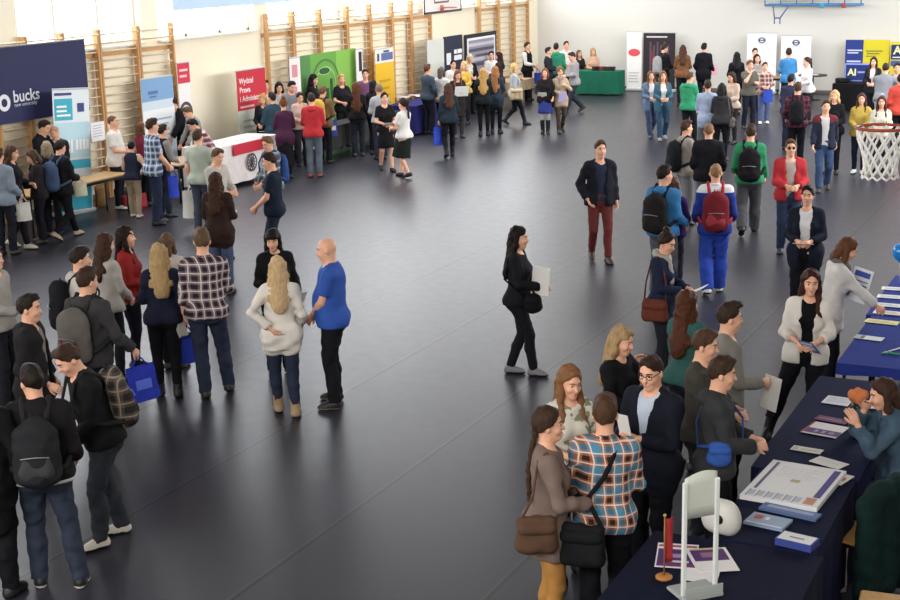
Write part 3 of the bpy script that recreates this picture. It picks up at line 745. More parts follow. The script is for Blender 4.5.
        if s.dist < 24: MB().tube([B((-.1*size, -dd-.112*size, 1.165)), B((0, -dd-.125*size, 1.175)), B((.1*size, -dd-.112*size, 1.165))], .0045, 5).build('zip', plain('#8a8a8c', .4), fp, True, s.s)
        for sd in (1, -1):
            if one and sd != one: continue
            h = .02+ex
            pts = [B((.07*sd, -dd+.07, 1.33)), T(A_(.085*sd, -.09-h*.6, 1.43)), T(A_(.095*sd, -.02, 1.462+h)), T(A_(.1*sd, .06+h*.5, 1.42+h*.6)), T(A_(.11*sd, .115+h, 1.30)), T(A_(.145*sd, .09+h, 1.16)), T(A_((.168+h)*sd, 0, 1.09)), T(A_((.13+h)*sd, -.11-h, 1.03)), B((.11*sd, -dd+.03, 1.02))]
            if s.F and not one: pts = [pts[0], pts[1], pts[2], pts[3], T(A_(.115*sd, .14+h, 1.27))]+pts[5:]
            MB().tube(pts, .022, 8, flat=(n, .4)).build('shoulder_strap', cloth(strap or col), r, True, s.s)
        MB().tube([B((-.03, -dd+.03, 1.40)), B((-.02, -dd+.02, 1.45)), B((.02, -dd+.02, 1.45)), B((.03, -dd+.03, 1.40))], .008, 6).build('carry_handle', cloth(strap or col), r, True, s.s)
        return r
    def handbag(s, i, label, col, w=.3, h=.36, d=.09, name='carrier_bag', cat='bag', logo=None, yaw=.25, drop=.1, tilt=0.):
        """bag hanging from hand i by its two handles"""
        r = s.frame(name, label, cat, 'bags carried in hands'); p = s.palm[i].copy(); p[2] -= .02
        v = unit(A_(s.loc[0], s.loc[1], 0)); lw_ = rotz(-s.rz)@A_(v[1], -v[0], 0); Rm = rotz(math.atan2(-lw_[0], lw_[1])+yaw)@rotx(tilt)
        q = lambda *v: p+Rm@A_(*v)
        mb = MB(); N = 8; M = 6
        def side(sgn):
            def fn(u, v):
                x = (u-.5)*w*(1-.12*v+.02*math.sin(9*v+u*7)); z = -drop-h*(1-v); bul = d/2*(math.sin(math.pi*u)**.5)*(1-.75*v)+.004*math.sin(13*u+11*v+s.seed)
                return q(sgn*bul, x, z)
            return fn
        mb.grid(side(1), N, M, 0); mb.grid(side(-1), N, M, 0)
        mb.grid(lambda u, v: q((v-.5)*d*(math.sin(math.pi*u)**.5), (u-.5)*w, -drop-h), N, 2, 0)
        mb.build('bag_body', cloth(col), r, True, s.s)
        for sg in (1, -1):
            MB().tube([q(sg*.012, -.07, -drop-.01), q(sg*.012, -.035, -drop*.4), q(sg*.004, 0, 0), q(sg*.012, .035, -drop*.4), q(sg*.012, .07, -drop-.01)], .007, 6).build('bag_handle', cloth(col), r, True, s.s)
        if logo:
            for sg in (1, -1): MB().grid(lambda u, v: q(sg*(d/2*.93+.006), (u-.5)*w*.5, -drop-h*.65+v*h*.28), 2, 2).build('bag_print', plain(logo, .6), r, False, s.s)
        return r
    def shoulderbag(s, sd, label, col, z=.92, w=.26, h=.2, d=.1, cross=True, y=0., x=None, strapcol=None, yaw=0.):
        r = s.frame('shoulder_bag', label, 'bag', 'shoulder bags'); T = s.T; xx = (.235 if x is None else x)*sd
        g = Form(); n = A_(1, 0, 0)
        cy_, sy_ = math.cos(yaw), math.sin(yaw); BP = lambda dx, dy, zz: T(A_(xx+dx*cy_-dy*sy_, y+dx*sy_+dy*cy_, zz))
        for yy in (-.28, 0, .28): g.cap(BP(0, yy*w, z-h*.3), BP(0, yy*w, z+h*.3), d*.62, d*.5, k=.06)
        g.noise = (.004, 24, s.seed); s.put(g, s.res, 'bag_body', cloth(col), r)
        g = Form(); g.cap(BP(.028*sd, -w*.28, z+h*.2), BP(.028*sd, w*.28, z+h*.2), d*.5, k=.03); s.put(g, s.res, 'bag_flap', cloth(col), r)
        s2 = -sd if cross else sd; h2 = .052; dp = .155 if not s.F else .15
        pts = [BP(0, w*.38, z+h*.35), T(A_(.11*sd, dp+.02, 1.14)), T(A_(.02*s2, dp+.03, 1.28)), T(A_(.075*s2, .07, 1.43)), T(A_(.09*s2, -.02, 1.485)), T(A_(.075*s2, -.10, 1.42)), T(A_(.0, -.155, 1.25)), T(A_(.11*sd, -.15, 1.1)), BP(0, -w*.38, z+h*.35)] if cross else \
              [T(A_(xx, y+w*.38, z+h*.3)), T(A_(.19*sd, .11, 1.2)), T(A_(.15*sd, .04, 1.44)), T(A_(.14*sd, -.02, 1.475)), T(A_(.15*sd, -.08, 1.43)), T(A_(.2*sd, -.12, 1.2)), T(A_(xx, y-w*.38, z+h*.3))]
        MB().tube(pts, .017, 6, flat=(s.Rt@A_(0, 1, 0), .45)).build('shoulder_strap', cloth(strapcol or col), r, True, s.s); return r
    def paper(s, i, label, col='#e9e7e2', w=.21, h=.28, pitch=.9, yaw=0., off=(0, .06, .02), name='leaflet', cat='leaflet', th=.006, mark=None, roll=0.):
        """sheet or booklet held in hand i (i=2: between both hands)"""
        p = (s.palm[0]+s.palm[1])/2 if i == 2 else s.palm[i]; p = p+s.Rt@A_(*off); R = s.Rt@rotz(yaw)@rotx(-pitch+math.pi/2)@rotz(roll)   # pitch 0 = upright, pi/2 = lying flat
        r = s.frame(name, label, cat, 'papers held in hands'); mb = MB(); mb.box(p, (w, h, th), R=R); mb.build('sheet', plain(col, .6), r, False, s.s)
        if mark:
            m2 = MB()
            m2.box(p+R@A_(0, h*.33, -th*.5-.001), (w*.8, h*.16, .002), R=R); m2.box(p+R@A_(0, h*.33, th*.5+.001), (w*.8, h*.16, .002), R=R)
            for k in range(4): m2.box(p+R@A_(0, h*(.12-.12*k), th*.5+.001), (w*.75, h*.03, .002), R=R); m2.box(p+R@A_(0, h*(.12-.12*k), -th*.5-.001), (w*.75, h*.03, .002), R=R)
            m2.build('print', plain(mark, .6), r, False, s.s)
        return r
# ------------------------------------------------------------------ stands, banners and boards
class Panel:
    """flat display: local x to the viewer's right, z up, -y out of the wall"""
    def __init__(s, name, label, cat, wall, x0, yt0, x1, yt1, yb=None, off=.3, group=None, tilt=0., col='#ffffff', th=.012, part='panel', stand=False, zb=None, rough=.55, back=0., turn=0.):
        f = lw if wall == 'L' else fw; k = 1 if wall == 'L' else 0
        a, b = f(x0, yt0, off), f(x1, yt1, off); zt = (a[2]+b[2])/2
        if zb is None: zb = f((x0+x1)/2, yb, off)[2] if yb else 0.
        s.w, s.h = abs(b[k]-a[k]), zt-zb; c = (a+b)/2
        s.r = tag(empty(name, (c[0], c[1], zb), (math.pi/2 if wall == 'L' else 0)+turn), label, cat, group)
        s.th, s.k, s.zb = th, 0, zb
        if tilt or back: s.r.rotation_euler = (back, tilt, s.r.rotation_euler[2])
        MB().box((0, 0, s.h/2), (s.w, th, s.h)).build(part, plain(col, rough), s.r)
        if stand:
            MB().box((0, .02, .045), (s.w+.05, .2, .09), bev=.02).build('stand_base', plain('#b9bbbd', .35), s.r)
            MB().box((0, 0, s.h+.01), (s.w+.01, .03, .03), bev=.006).build('top_rail', plain('#b9bbbd', .35), s.r)
    def P(s, u, v, d=0.): return ((u-.5)*s.w, -s.th/2-.003-.002*s.k-d, v*s.h)
    def rects(s, name, col, rs):
        if len(rs) == 2: return [s.rects(name, col, [q]) for q in rs][0]
        s.k += 1; mb = MB()
        for u0, v0, u1, v1 in rs: mb.box(((u0+u1-1)/2*s.w, -s.th/2-.001-.0015*s.k, (v0+v1)/2*s.h), ((u1-u0)*s.w, .004, (v1-v0)*s.h))
        return mb.build(name, plain(col, .55), s.r)
    def ring(s, name, col, u, v, r0, r1, ry=1.):
        s.k += 1; mb = MB(); n = 28; y = -s.th/2-.003-.0015*s.k
        for i in range(n):
            a, b = 2*math.pi*i/n, 2*math.pi*(i+1)/n
            q = lambda r, t: ((u-.5)*s.w+r*math.cos(t), y, v*s.h+r*ry*math.sin(t))
            mb.quad([q(r0, a), q(r1, a), q(r1, b), q(r0, b)])
        return mb.build(name, plain(col, .55), s.r)
    def text(s, body, u, v, size, col, align='LEFT', bold=.0):
        s.k += 1; M = Matrix.Translation(s.P(u, v))@Matrix.Rotation(math.pi/2, 4, 'X')
        return text_mesh('lettering', body, size, plain(col, .55), s.r, M, align, .001, bold)
def lines(u0, u1, v0, n, dv, h, jag=.2, seed=1):
    R = random.Random(seed); return [(u0, v0-k*dv, u1-(u1-u0)*R.random()*jag, v0-k*dv+h) for k in range(n)]
# --- along the window wall
p = Panel('banner', 'big navy blue banner hung on the wall bars at the left edge, white ring logo', 'banner', 'L', -62, 52, 84, 40.5, off=.36, zb=lw(90, 110, .36)[2], col='#1f2450')
yl = lw(4, 103, .36)[1]; uu = lambda px, py: (lw(px, py, .36)[1]-lw(-62, 52, .36)[1])/p.w; vv = lambda px, py: (lw(px, py, .36)[2]-p.zb)/p.h
p.ring('logo_ring', '#e9e9ee', uu(4, 103), vv(4, 103), .075, .15)
p.text('bucks', uu(13, 102.5), vv(13, 102.5), .30, '#e4e5ee', bold=.004); p.text('new university', uu(14, 107), vv(14, 107), .10, '#c9cbdd')
MB().tube([(-p.w/2, -.01, p.h+.0), (p.w/2, -.01, p.h)], .018, 8).build('hanging_rod', plain('#777777', .4), p.r, True)
p = Panel('rollup_banner', 'teal and white roll-up banner in front of right end of the navy banner', 'banner', 'L', 46, 92, 82.5, 88, off=.75, group='roll-up banners', col='#e6eef2', stand=True, tilt=math.radians(4))
p.rects('teal_block', '#43b4cc', [(.03, .76, .52, .93)]); p.rects('teal_strip', '#43b4cc', [(.03, .37, .97, .44)]); p.rects('teal_foot', '#43b4cc', [(.03, .04, .97, .22)]); p.rects('pale_block', '#bfe0ec', [(.03, .46, .97, .74)])
p.rects('logo', '#3a4a86', [(.66, .82, .84, .89)]); p.rects('title_strip', '#3a4a86', [(.04, .955, .5, .975)]); p.rects('lettering_bars', '#ffffff', lines(.08, .46, .86, 3, .035, .016, .3, 2)); p.rects('picture_strip', '#ffffff', [(.08+.085*k, .5, .14+.085*k, .6) for k in range(5)]); p.rects('picture_strip', '#ffffff', [(.56+.1*k, .52, .63+.1*k, .6) for k in range(4)])
p.ring('photo_print', '#77777a', .68, .25, .0, .16, .8)
p = Panel('placard', 'small white sheet tied to the bars beside the teal roll-up', 'placard', 'L', 90, 123, 104, 121, yb=141, off=.19, col='#efeff3'); p.rects('print', '#b8b8c4', lines(.15, .85, .8, 5, .14, .04))
p = Panel('poster_banner', 'tall sky-blue and white poster banner on the last wall bars before the plain wall', 'banner', 'L', 140, 80, 172, 76, off=.42, group='roll-up banners', col='#cfdbe6', stand=True)
p.rects('sky_block', '#7fa6cf', [(.0, .80, 1, 1)]); p.rects('cloud_block', '#e9edf0', [(.0, .42, 1, .72)]); p.rects('print', '#5b79a6', [(.2, .86, .5, .89), (.24, .83, .45, .845)]); p.rects('print', '#a8b6c6', lines(.1, .9, .62, 6, .05, .018))
p = Panel('rollup_banner', 'narrow white roll-up with red top square and dark ring emblem', 'banner', 'L', 176.5, 64, 188.5, 62, off=.35, group='roll-up banners', col='#ece8e6', stand=True)
p.rects('red_block', '#d0384e', [(0, .83, 1, 1)]); p.rects('lettering_bars', '#f0c0c6', lines(.15, .85, .93, 2, .05, .02)); p.ring('emblem', '#4a4450', .5, .58, .16, .23); p.ring('emblem', '#8a8490', .5, .58, .08, .12)
p = Panel('rollup_banner', 'red-topped roll-up banner with white lettering by the plain wall', 'banner', 'L', 235.5, 71.5, 264.5, 67.5, off=.7, group='roll-up banners', col='#cfd0c4', stand=True)
p.rects('red_block', '#c42f3e', [(0, .60, 1, 1)])
for k, tx in enumerate(('Wydział', 'Prawa', 'i Administracji')): p.text(tx, .08, .87-.09*k, .17, '#f6dfe0', bold=.003)
p.rects('lettering_bars', '#f0c8cc', [(.08, .625, .55, .645)]); p.rects('print', '#a9aba0', lines(.15, .8, .48, 6, .06, .02))
# green pop-up wall
p = Panel('popup_wall', 'wide bright green display wall with a round emblem behind the crowd', 'display wall', 'L', 299.5, 56, 354.5, 48.5, off=.32, zb=.08, col='#6ba348', th=.05)
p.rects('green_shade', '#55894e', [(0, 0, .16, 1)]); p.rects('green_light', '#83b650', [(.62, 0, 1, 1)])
p.ring('emblem', '#4a7a44', .42, .66, .60, .66, .9); p.ring('emblem', '#a4c886', .42, .64, .46, .50, .9); p.ring('emblem', '#2e5a36', .4, .8, 0, .26, .3); p.ring('emblem', '#b9d89a', .4, .8, .26, .29, .34)
p.rects('emblem', '#33592f', [(.5, .38, .54, .7), (.42, .45, .47, .6), (.56, .5, .66, .55), (.6, .42, .63, .62)])
p = Panel('rollup_banner', 'narrow pale pink and white roll-up left of the green wall', 'banner', 'L', 289, 59, 299.5, 57, off=.45, group='roll-up banners', col='#ece2e2', stand=True); p.rects('print', '#d68f98', [(.2, .8, .7, .93), (.3, .5, .6, .7)])
p = Panel('rollup_banner', 'narrow white and black roll-up right of the green wall', 'banner', 'L', 355.5, 49.5, 362, 49, off=.5, group='roll-up banners', col='#e4dede', stand=True); p.rects('print', '#2a2630', [(.4, .75, .85, .97)]); p.rects('print', '#8d4a70', [(.2, .3, .8, .6)])
p = Panel('rollup_banner', 'yellow roll-up banner with a blue and white logo on top', 'banner', 'L', 374.5, 49.5, 393, 48, off=.5, group='roll-up banners', col='#e3b52e', stand=True)
p.rects('white_block', '#dfdcd0', [(0, .83, 1, 1)]); p.rects('logo', '#5c6c9c', [(.32, .86, .95, .95)]); p.rects('logo', '#46506a', [(.1, .86, .22, .95), (.45, .955, .75, .98)]); p.rects('print', '#c49a1c', lines(.2, .8, .6, 5, .09, .03))
# dark folding display board and framed panorama
p = Panel('folding_board', 'dark navy folding display board with white lettering and pale side wing', 'display board', 'L', 443.5, 37.5, 461.5, 34, off=1.0, col='#23283c', th=.04, zb=0)
p.rects('logo', '#d8dade', [(.52, .70, .95, .76), (.1, .66, .34, .80)]); p.rects('print', '#7b8090', lines(.1, .9, .5, 3, .06, .025));
p.rects('logo', '#e8e8ee', [(.52, .78, .66, .83)]); p.rects('logo', '#e8e8ee', [(.70, .78, .95, .83)])
sw_ = .6; MB().box((-p.w/2-sw_*.47, sw_*.2, p.h/2-.02), (sw_, .03, p.h-.05), R=[[.92, .39, 0], [-.39, .92, 0], [0, 0, 1]]).build('side_wing', plain('#c3c5be', .6), p.r)
p = Panel('framed_picture', 'large framed wide panorama picture in black frame on the left side', 'picture', 'L', 464.5, 33.5, 495.5, 32, off=.95, zb=.02, col='#1d1c22', th=.05)
p.rects('mount', '#e4e4e6', [(.05, .42, .95, .95)]); p.rects('picture', '#8d8a96', [(.09, .46, .91, .92)]); p.rects('picture_band', '#4c4a58', [(.09, .77, .91, .81), (.09, .58, .91, .63), (.3, .7, .91, .73)]); p.rects('picture_band', '#b9b9c4', [(.09, .65, .91, .69), (.09, .84, .91, .88)])
# pale blue banner high on the windows
p = Panel('banner', 'pale blue banner hung high across the window wall, cut by the top edge', 'banner', 'L', 173, 10.8, 318, 1, off=.06, zb=0, col='#c9dbee'); zb_ = lw(174, 10.8, .06)[2]
for ch in list(p.r.children): bpy.data.objects.remove(ch)
p.r.location[2] = zb_; MB().box((0, 0, .55), (p.w, .012, 1.1)).build('banner_cloth', plain('#bcd2ea', .6), p.r); MB().box((0, 0, .56), (p.w+.1, .03, .03)).build('hanging_rod', plain('#8f9aa6', .4), p.r)
# --- along the far wall
p = Panel('rollup_banner', 'white roll-up with red oval logo beside the green table', 'banner', 'F', 627, 32, 642, 32.3, off=.45, group='roll-up banners', col='#f2efec', stand=True)
p.ring('logo', '#e2545c', .5, .655, 0, .2, .62); p.rects('print', '#c9c4c4', lines(.15, .85, .3, 4, .05, .02))
p = Panel('rollup_banner', 'dark charcoal roll-up banner on the far wall', 'banner', 'F', 643.5, 32.8, 675.5, 33, off=.5, group='roll-up banners', col='#2e2529', stand=True)
p.rects('print', '#d9d0d0', [(.1, .92, .75, .945)]); p.rects('print', '#5d4c58', [(.2+.11*k, .35+.05*(k % 3), .26+.11*k, .85-.06*(k % 2)) for k in range(6)]); p.rects('print', '#7a3038', [(.25, .45, .33, .7), (.6, .3, .68, .5)])
for (a, b, c_, d_, lab) in ((747.5, 32.6, 777, 33.8, 'white roll-up with small ring logo, left one of the pair'), (781.5, 35, 811.5, 36.6, 'white roll-up with small ring logo, right one behind the bright blue shirt')):
    p = Panel('rollup_banner', lab, 'banner', 'F', a, b, c_, d_, off=.5, group='roll-up banners', col='#f1f1f3', stand=True); p.ring('logo', '#55607e', .5, .885, .07, .12, .75); p.rects('logo', '#55607e', [(.42, .875, .58, .895)]); p.rects('print', '#c3c6d0', [(.3, .82, .7, .832)])
p = Panel('backdrop', 'blue and yellow exhibition backdrop with pale lettering on the far wall', 'backdrop', 'F', 846, 39, 890, 40.6, off=.35, col='#d8c82e', th=.04)
p.rects('blue_block', '#2b3c86', [(0, .33, .41, 1)]); p.rects('lettering_bars', '#c9cfe0', [(.05, .80, .39, .825), (.05, .755, .3, .78), (.04, .60, .36, .63)]); p.rects('lettering_bars', '#8b8b3a', [(.47, .79, .85, .815), (.49, .745, .78, .77), (.48, .70, .7, .72)])
p = Panel('backdrop', 'yellow exhibition backdrop with a navy logo box at the right edge', 'backdrop', 'F', 891, 41, 932, 43, off=.4, col='#d8c82e', th=.04)
p.rects('navy_box', '#22305e', [(.02, .68, .9, .95)]); p.rects('print', '#dfe3ea', [(.06, .71, .86, .73)]); p.text('AT', .08, .78, .34, '#e7e5b0', bold=.01); p.rects('print', '#4a5a94', [(.02, .56, .9, .66)])

# ------------------------------------------------------------------ tables
def table(name, label, x0, y0, x1, y1, h=.75, cloth_col=None, top='#b08a5c', legs=True, drop=None, group='exhibition tables', rz=0., mat=None):
    cx, cy = (x0+x1)/2, (y0+y1)/2; r = tag(empty(name, (cx, cy, 0), rz), label, 'table', group); a, b = abs(x1-x0), abs(y1-y0)
    MB().box((0, 0, h-.015), (a, b, .03), bev=.005).build('tabletop', wood(top), r)
    if legs:
        for sx in (-1, 1):
            for sy in (-1, 1): MB().tube([(sx*(a/2-.05), sy*(b/2-.06), h-.03), (sx*(a/2-.05), sy*(b/2-.06), 0)], .018, 8).build('leg', plain('#26262a', .4), r, True)
        MB().box((0, 0, h-.06), (a-.08, b-.1, .05)).build('apron', plain('#26262a', .4), r)
    if cloth_col:
        d = drop or h-.04
        c = tag(empty('tablecloth', (cx, cy, h), rz), None or label.replace('table', 'cloth over the table', 1), 'tablecloth', 'table cloths')
        mb = MB(); N = 14; per = []
        e = .012
        pts = [(-a/2-e, -b/2-e), (a/2+e, -b/2-e), (a/2+e, b/2+e), (-a/2-e, b/2+e)]
        loop = []
        for i in range(4):
            p0, p1 = np.array(pts[i]), np.array(pts[(i+1) % 4]); L = np.linalg.norm(p1-p0); nn = max(6, int(L/.09))
            nrm = np.array([(p1-p0)[1], -(p1-p0)[0]])/L
            for k in range(nn): loop.append((p0+(p1-p0)*k/nn, nrm))
        M = len(loop); rows = 5
        v = []
        for j in range(rows+1):
            tt = j/rows
            for k, (q, nrm) in enumerate(loop):
                amp = .022*tt*(math.sin(k*1.3)+.6*math.sin(k*.57+2)); o_ = q+nrm*(amp+.02*tt); v.append((o_[0], o_[1], .006-d*tt))
        f = [(j*M+k, (j+1)*M+k, (j+1)*M+(k+1) % M, j*M+(k+1) % M) for j in range(rows) for k in range(M)]
        f.append(tuple(range(M)))
        mb.add(v, f); mb.build('cloth', cloth(cloth_col), c, False, solid=.004); return r, c
    return r, None
def relabel(o, s): o['label'] = s
# right-hand tables, nearest the camera
t0, c0 = table('exhibition_table', 'x', -2.74, 7.5, -1.62, 8.72, cloth_col='#12172f'); relabel(t0, 'table at the bottom edge holding the clear brochure stand'); relabel(c0, 'navy cloth under the clear brochure stand at bottom edge')
t1, c1 = table('exhibition_table', 'navy table nearest the camera at bottom right', -2.36, 8.78, -1.68, 10.15, cloth_col='#151b38'); relabel(c1, 'navy cloth hanging to the floor on the bottom right table with big white board')
t1['label'] = 'long table under the navy cloth at bottom right, large white board on it'
t2, c2 = table('exhibition_table', 'x', -2.44, 10.2, -1.66, 12.72, cloth_col='#161d42'); relabel(t2, 'table under navy cloth where the seated woman in denim leans'); relabel(c2, 'navy cloth on the table with the orange-topped dark vase')
t3, c3 = table('exhibition_table', 'x', -2.38, 13.22, -1.5, 15.1, cloth_col='#20358c', drop=.1); relabel(t3, 'table with royal blue cloth and a green lanyard at right edge'); relabel(c3, 'royal blue cloth under the white leaflet and green lanyard')
t4, c4 = table('exhibition_table', 'x', -2.44, 15.15, -1.56, 17.1, cloth_col='#20358c', drop=.1); relabel(t4, 'blue table where the woman in white cardigan bends'); relabel(c4, 'royal blue cloth under the rows of yellow and white leaflets')
# left wall and far wall
t5, c5 = table('exhibition_table', 'x', LW+1.05, lw(58, 170, .9)[1]-1.6, LW+1.65, ground(94, 171, .74)[1], top='#c09a68'); relabel(t5, 'light wood table with dark legs below teal roll-up banner')
t6, c6 = table('exhibition_table', 'x', -17.25, 22.0, -16.5, 23.1, top='#b89a7c'); relabel(t6, 'table the young man in red and white plaid leans over')
t7, c7 = table('exhibition_table', 'x', -17.35, 23.3, -16.6, 25.65, h=.88, top='#e8d8d8', cloth_col='#e7dcd8', drop=.8); relabel(t7, 'long table with white cloth, red strip and wheel emblem'); relabel(c7, 'white cloth with red strip and wheel emblem on its front')
wy0 = onplane(233, 147, 0, -16.55)[1]-24.475; wy1 = onplane(263, 140, 0, -16.55)[1]-24.475; wv = onplane(251, 162, 0, -16.55); wy = wv[1]-24.475; wz = wv[2]-.88
MB().box((.437, (wy0+wy1)/2, -.11), (.012, wy1-wy0, .22)).build('red_strip', plain('#c22c40', .6), c7)
mb = MB()
for r0, r1 in ((.15, .19), (.08, .10)):
    for i in range(24):
        a, b = 2*math.pi*i/24, 2*math.pi*(i+1)/24; mb.quad([(.452, wy+r*math.cos(t_), wz+r*math.sin(t_)) for r, t_ in ((r0, a), (r1, a), (r1, b), (r0, b))])
for i in range(6): a = math.pi*i/6; mb.tube([(.452, wy+.16*math.cos(a), wz+.16*math.sin(a)), (.452, wy-.16*math.cos(a), wz-.16*math.sin(a))], .009, 5)
mb.build('wheel_emblem', plain('#4a4550', .6), c7)
gx = -17.1; t8, c8 = table('exhibition_table', 'x', LW+.95, 32.4, LW+1.75, 34.6, cloth_col='#2a2a70'); relabel(t8, 'table under indigo cloth beside the yellow roll-up'); relabel(c8, 'indigo cloth on the table below the last bars of the row')
t9, c9 = table('exhibition_table', 'x', -16.35, 42.95, -14.95, 43.6, cloth_col='#0f6b52'); relabel(t9, 'table under green cloth by the far wall'); relabel(c9, 'deep green pleated cloth on the far wall table')
t10, c10 = table('exhibition_table', 'x', -7.75, 40.4, -5.2, 41.2, cloth_col='#17171b'); relabel(t10, 'table under black cloth before the blue and yellow backdrop'); relabel(c10, 'black cloth on the table before the blue and yellow backdrop')
t11, c11 = table('exhibition_table', 'x', -10.6, 41.9, -9.4, 42.6, top='#9a7a52'); relabel(t11, 'brown table in front of the two white roll-ups')
t12, c12 = table('exhibition_table', 'x', LW+1.0, 38.9, LW+1.7, 40.5, top='#d8c4a0', cloth_col='#b49a78', drop=.3); relabel(t12, 'long beige table before the framed panorama picture'); relabel(c12, 'beige cloth on the table before the framed panorama picture')
t13, c13 = table('exhibition_table', 'x', LW+1.35, 27.8, LW+1.85, 31.4, top='#c8b090', cloth_col='#3a3a38', drop=.5); relabel(t13, 'long table in front of the green display wall'); relabel(c13, 'dark cloth on the long table before the green wall')
# round black table
g = ground(812, 100); r = tag(empty('round_table', (g[0], g[1], 0)), 'small round black table with white papers near the far wall', 'table')
mb = MB(); mb.tube([(0, 0, .72), (0, 0, .75)], .42, 24); mb.build('tabletop', plain('#18181b', .5), r); MB().tube([(0, 0, 0), (0, 0, .02), (0, 0, .03), (0, 0, .72)], [.25, .24, .03, .03], 16).build('pedestal', plain('#18181b', .5), r, True)
g2 = tag(MB().box((0, 0, .004), (.3, .2, .008)).build('paper', plain('#e9e9ea', .6)), 'white sheet of paper lying on the small round black table', 'paper'); g2.location = (g[0], g[1], .75)

# ------------------------------------------------------------------ basketball gear
def rotm(ax, a): return Matrix.Rotation(a, 4, ax)
rc = A_(-2.035, 12.93, 3.04); r = tag(empty('basketball_hoop', tuple(rc)), 'basketball rim with white net hanging at the right edge', 'basketball hoop')
N = 32; circ = [(.225*math.cos(2*math.pi*i/N), .225*math.sin(2*math.pi*i/N), 0) for i in range(N)]
MB().tube(circ, .014, 10, closed=True).build('rim', plain('#a0422c', .4, .5), r, True)
MB().box((.3, 0, -.01), (.16, .2, .012)).box((.375, 0, -.03), (.015, .22, .14)).build('rim_bracket', plain('#a0422c', .4, .5), r)
mb = MB(); n = 12; RR = [(.222, 0), (.205, -.10), (.175, -.19), (.15, -.27), (.142, -.35), (.15, -.42)]
for sgn in (1, -1):
    for i in range(n):
        pts = []
        for j, (rad, z) in enumerate(RR):
            a = 2*math.pi*(i+sgn*(0 if j < 1 else (j-.0)*.5))/n; pts.append((rad*math.cos(a), rad*math.sin(a), z))
        mb.tube(pts, .0105, 6)
for i in range(n):
    a0, a1 = 2*math.pi*(i+.5)/n, 2*math.pi*(i+1.5)/n; am = (a0+a1)/2
    mb.tube([(.15*math.cos(a0), .15*math.sin(a0), -.42), (.157*math.cos(am), .157*math.sin(am), -.45), (.15*math.cos(a1), .15*math.sin(a1), -.42)], .011, 6)
mb.build('net', plain('#f6f4f0', .8), r, True)
bb = tag(empty('backboard', (rc[0]+.40, rc[1], 2.9)), 'white backboard behind the near rim on a wall arm, beyond right edge', 'backboard')
MB().box((0, 0, .525), (.03, 1.5, 1.05), bev=.006).build('board', plain('#e8e8e6', .4), bb); MB().tube([(0.02, 0, .6), (RW-rc[0]-.40, 0, .6)], .04, 8).tube([(0.02, 0, .2), (RW-rc[0]-.40, 0, .6)], .03, 8).build('wall_arm', plain('#5a6470', .4), bb, True)
# left wall backboard
a, b = lw(423.5, 14.5, .45), lw(461, 11, .45); yc = (a[1]+b[1])/2; bz = (a[2]+b[2])/2
bb = tag(empty('backboard', (LW+.45, yc, bz)), 'white backboard with dark border high on window wall', 'backboard'); bw = b[1]-a[1]
MB().box((0, 0, .55), (.03, bw, 1.1)).build('board', plain('#ded6d2', .4), bb)
mb = MB()
for s_ in (-1, 1): mb.box((.018, s_*(bw/2-.03), .55), (.012, .06, 1.1))
mb.box((.018, 0, .03), (.012, bw, .06)); mb.build('border', plain('#3a3840', .5), bb)
mb = MB(); mb.box((.018, -.1, .3), (.012, .9, .05)); mb.box((.018, -.55, .55), (.012, .05, .5)); mb.box((.018, .35, .55), (.012, .05, .5)); mb.build('target_square', plain('#6a5a58', .5), bb)
MB().tube([(.25+.225*math.cos(2*math.pi*i/24), -.1+.225*math.sin(2*math.pi*i/24), .15) for i in range(24)], .012, 8, closed=True).box((.03, -.1, .12), (.05, .16, .2)).build('rim', plain('#b86a5a', .4), bb, True)
for s_ in (-1, 1): MB().tube([(0, s_*.4, .7), (-.44, s_*.4, .7)], .03, 8).build('wall_arm', plain('#6b6f78', .4), bb, True)
# far wall hoop carriage
r = tag(empty('hoop_frame', (fw(812, 5)[0], FW, 2.6)), 'blue steel basketball frame folded on the far wall at top right', 'basketball frame')
fx0, fx1 = fw(765, 3, .6)[0]-r.location[0], fw(861, 5, .6)[0]-r.location[0]; zz = fw(812, 5, .6)[2]-2.6
BL = plain('#4f7fae', .4)
for yy in (-.6, -.15):
    for dz in (0, .25): MB().tube([(fx0, yy, zz+dz), (fx1, yy, zz+dz)], .035, 8).build('rail', BL, r, True)
for k in range(7): x = fx0+(fx1-fx0)*k/6; MB().tube([(x, -.6, zz), (x, -.6, zz+.25), (x, 0, zz+.25)], .02, 6).build('strut', BL, r, True)
MB().box(((fx0*.8+fx1*.2), -.63, zz+.6), ((fx1-fx0)*.4, .03, .9)).build('board', plain('#cfe3ea', .3), r)
for (px_, col_) in ((822, '#3f9ac0'), (844, '#a8474a')): x = fw(px_, 5, .6)[0]-r.location[0]; MB().box((x, -.62, zz-.02), (.14, .12, .14), bev=.02).build('bracket', plain(col_, .4), r)
v0, v1 = fw(773, 6, .6), fw(788, 7, .6); v2, v3 = fw(774.5, 18, .6), fw(780, 18, .6); L0 = A_(r.location[0], 0, 2.6)
q_ = lambda v: (v[0]-L0[0], -.6, v[2]-2.6)
MB().tube([q_(v0), q_(v2)], .022, 6).tube([q_(v1), q_(v3)], .022, 6).tube([q_(v2), q_(v3)], .022, 6).tube([q_(v2), (q_(v2)[0], -.6, q_(v2)[2]-.18)], .02, 6).tube([q_(v3), (q_(v3)[0], -.6, q_(v3)[2]-.18)], .02, 6).build('hanging_brace', plain('#5f6f92', .4), r, True)
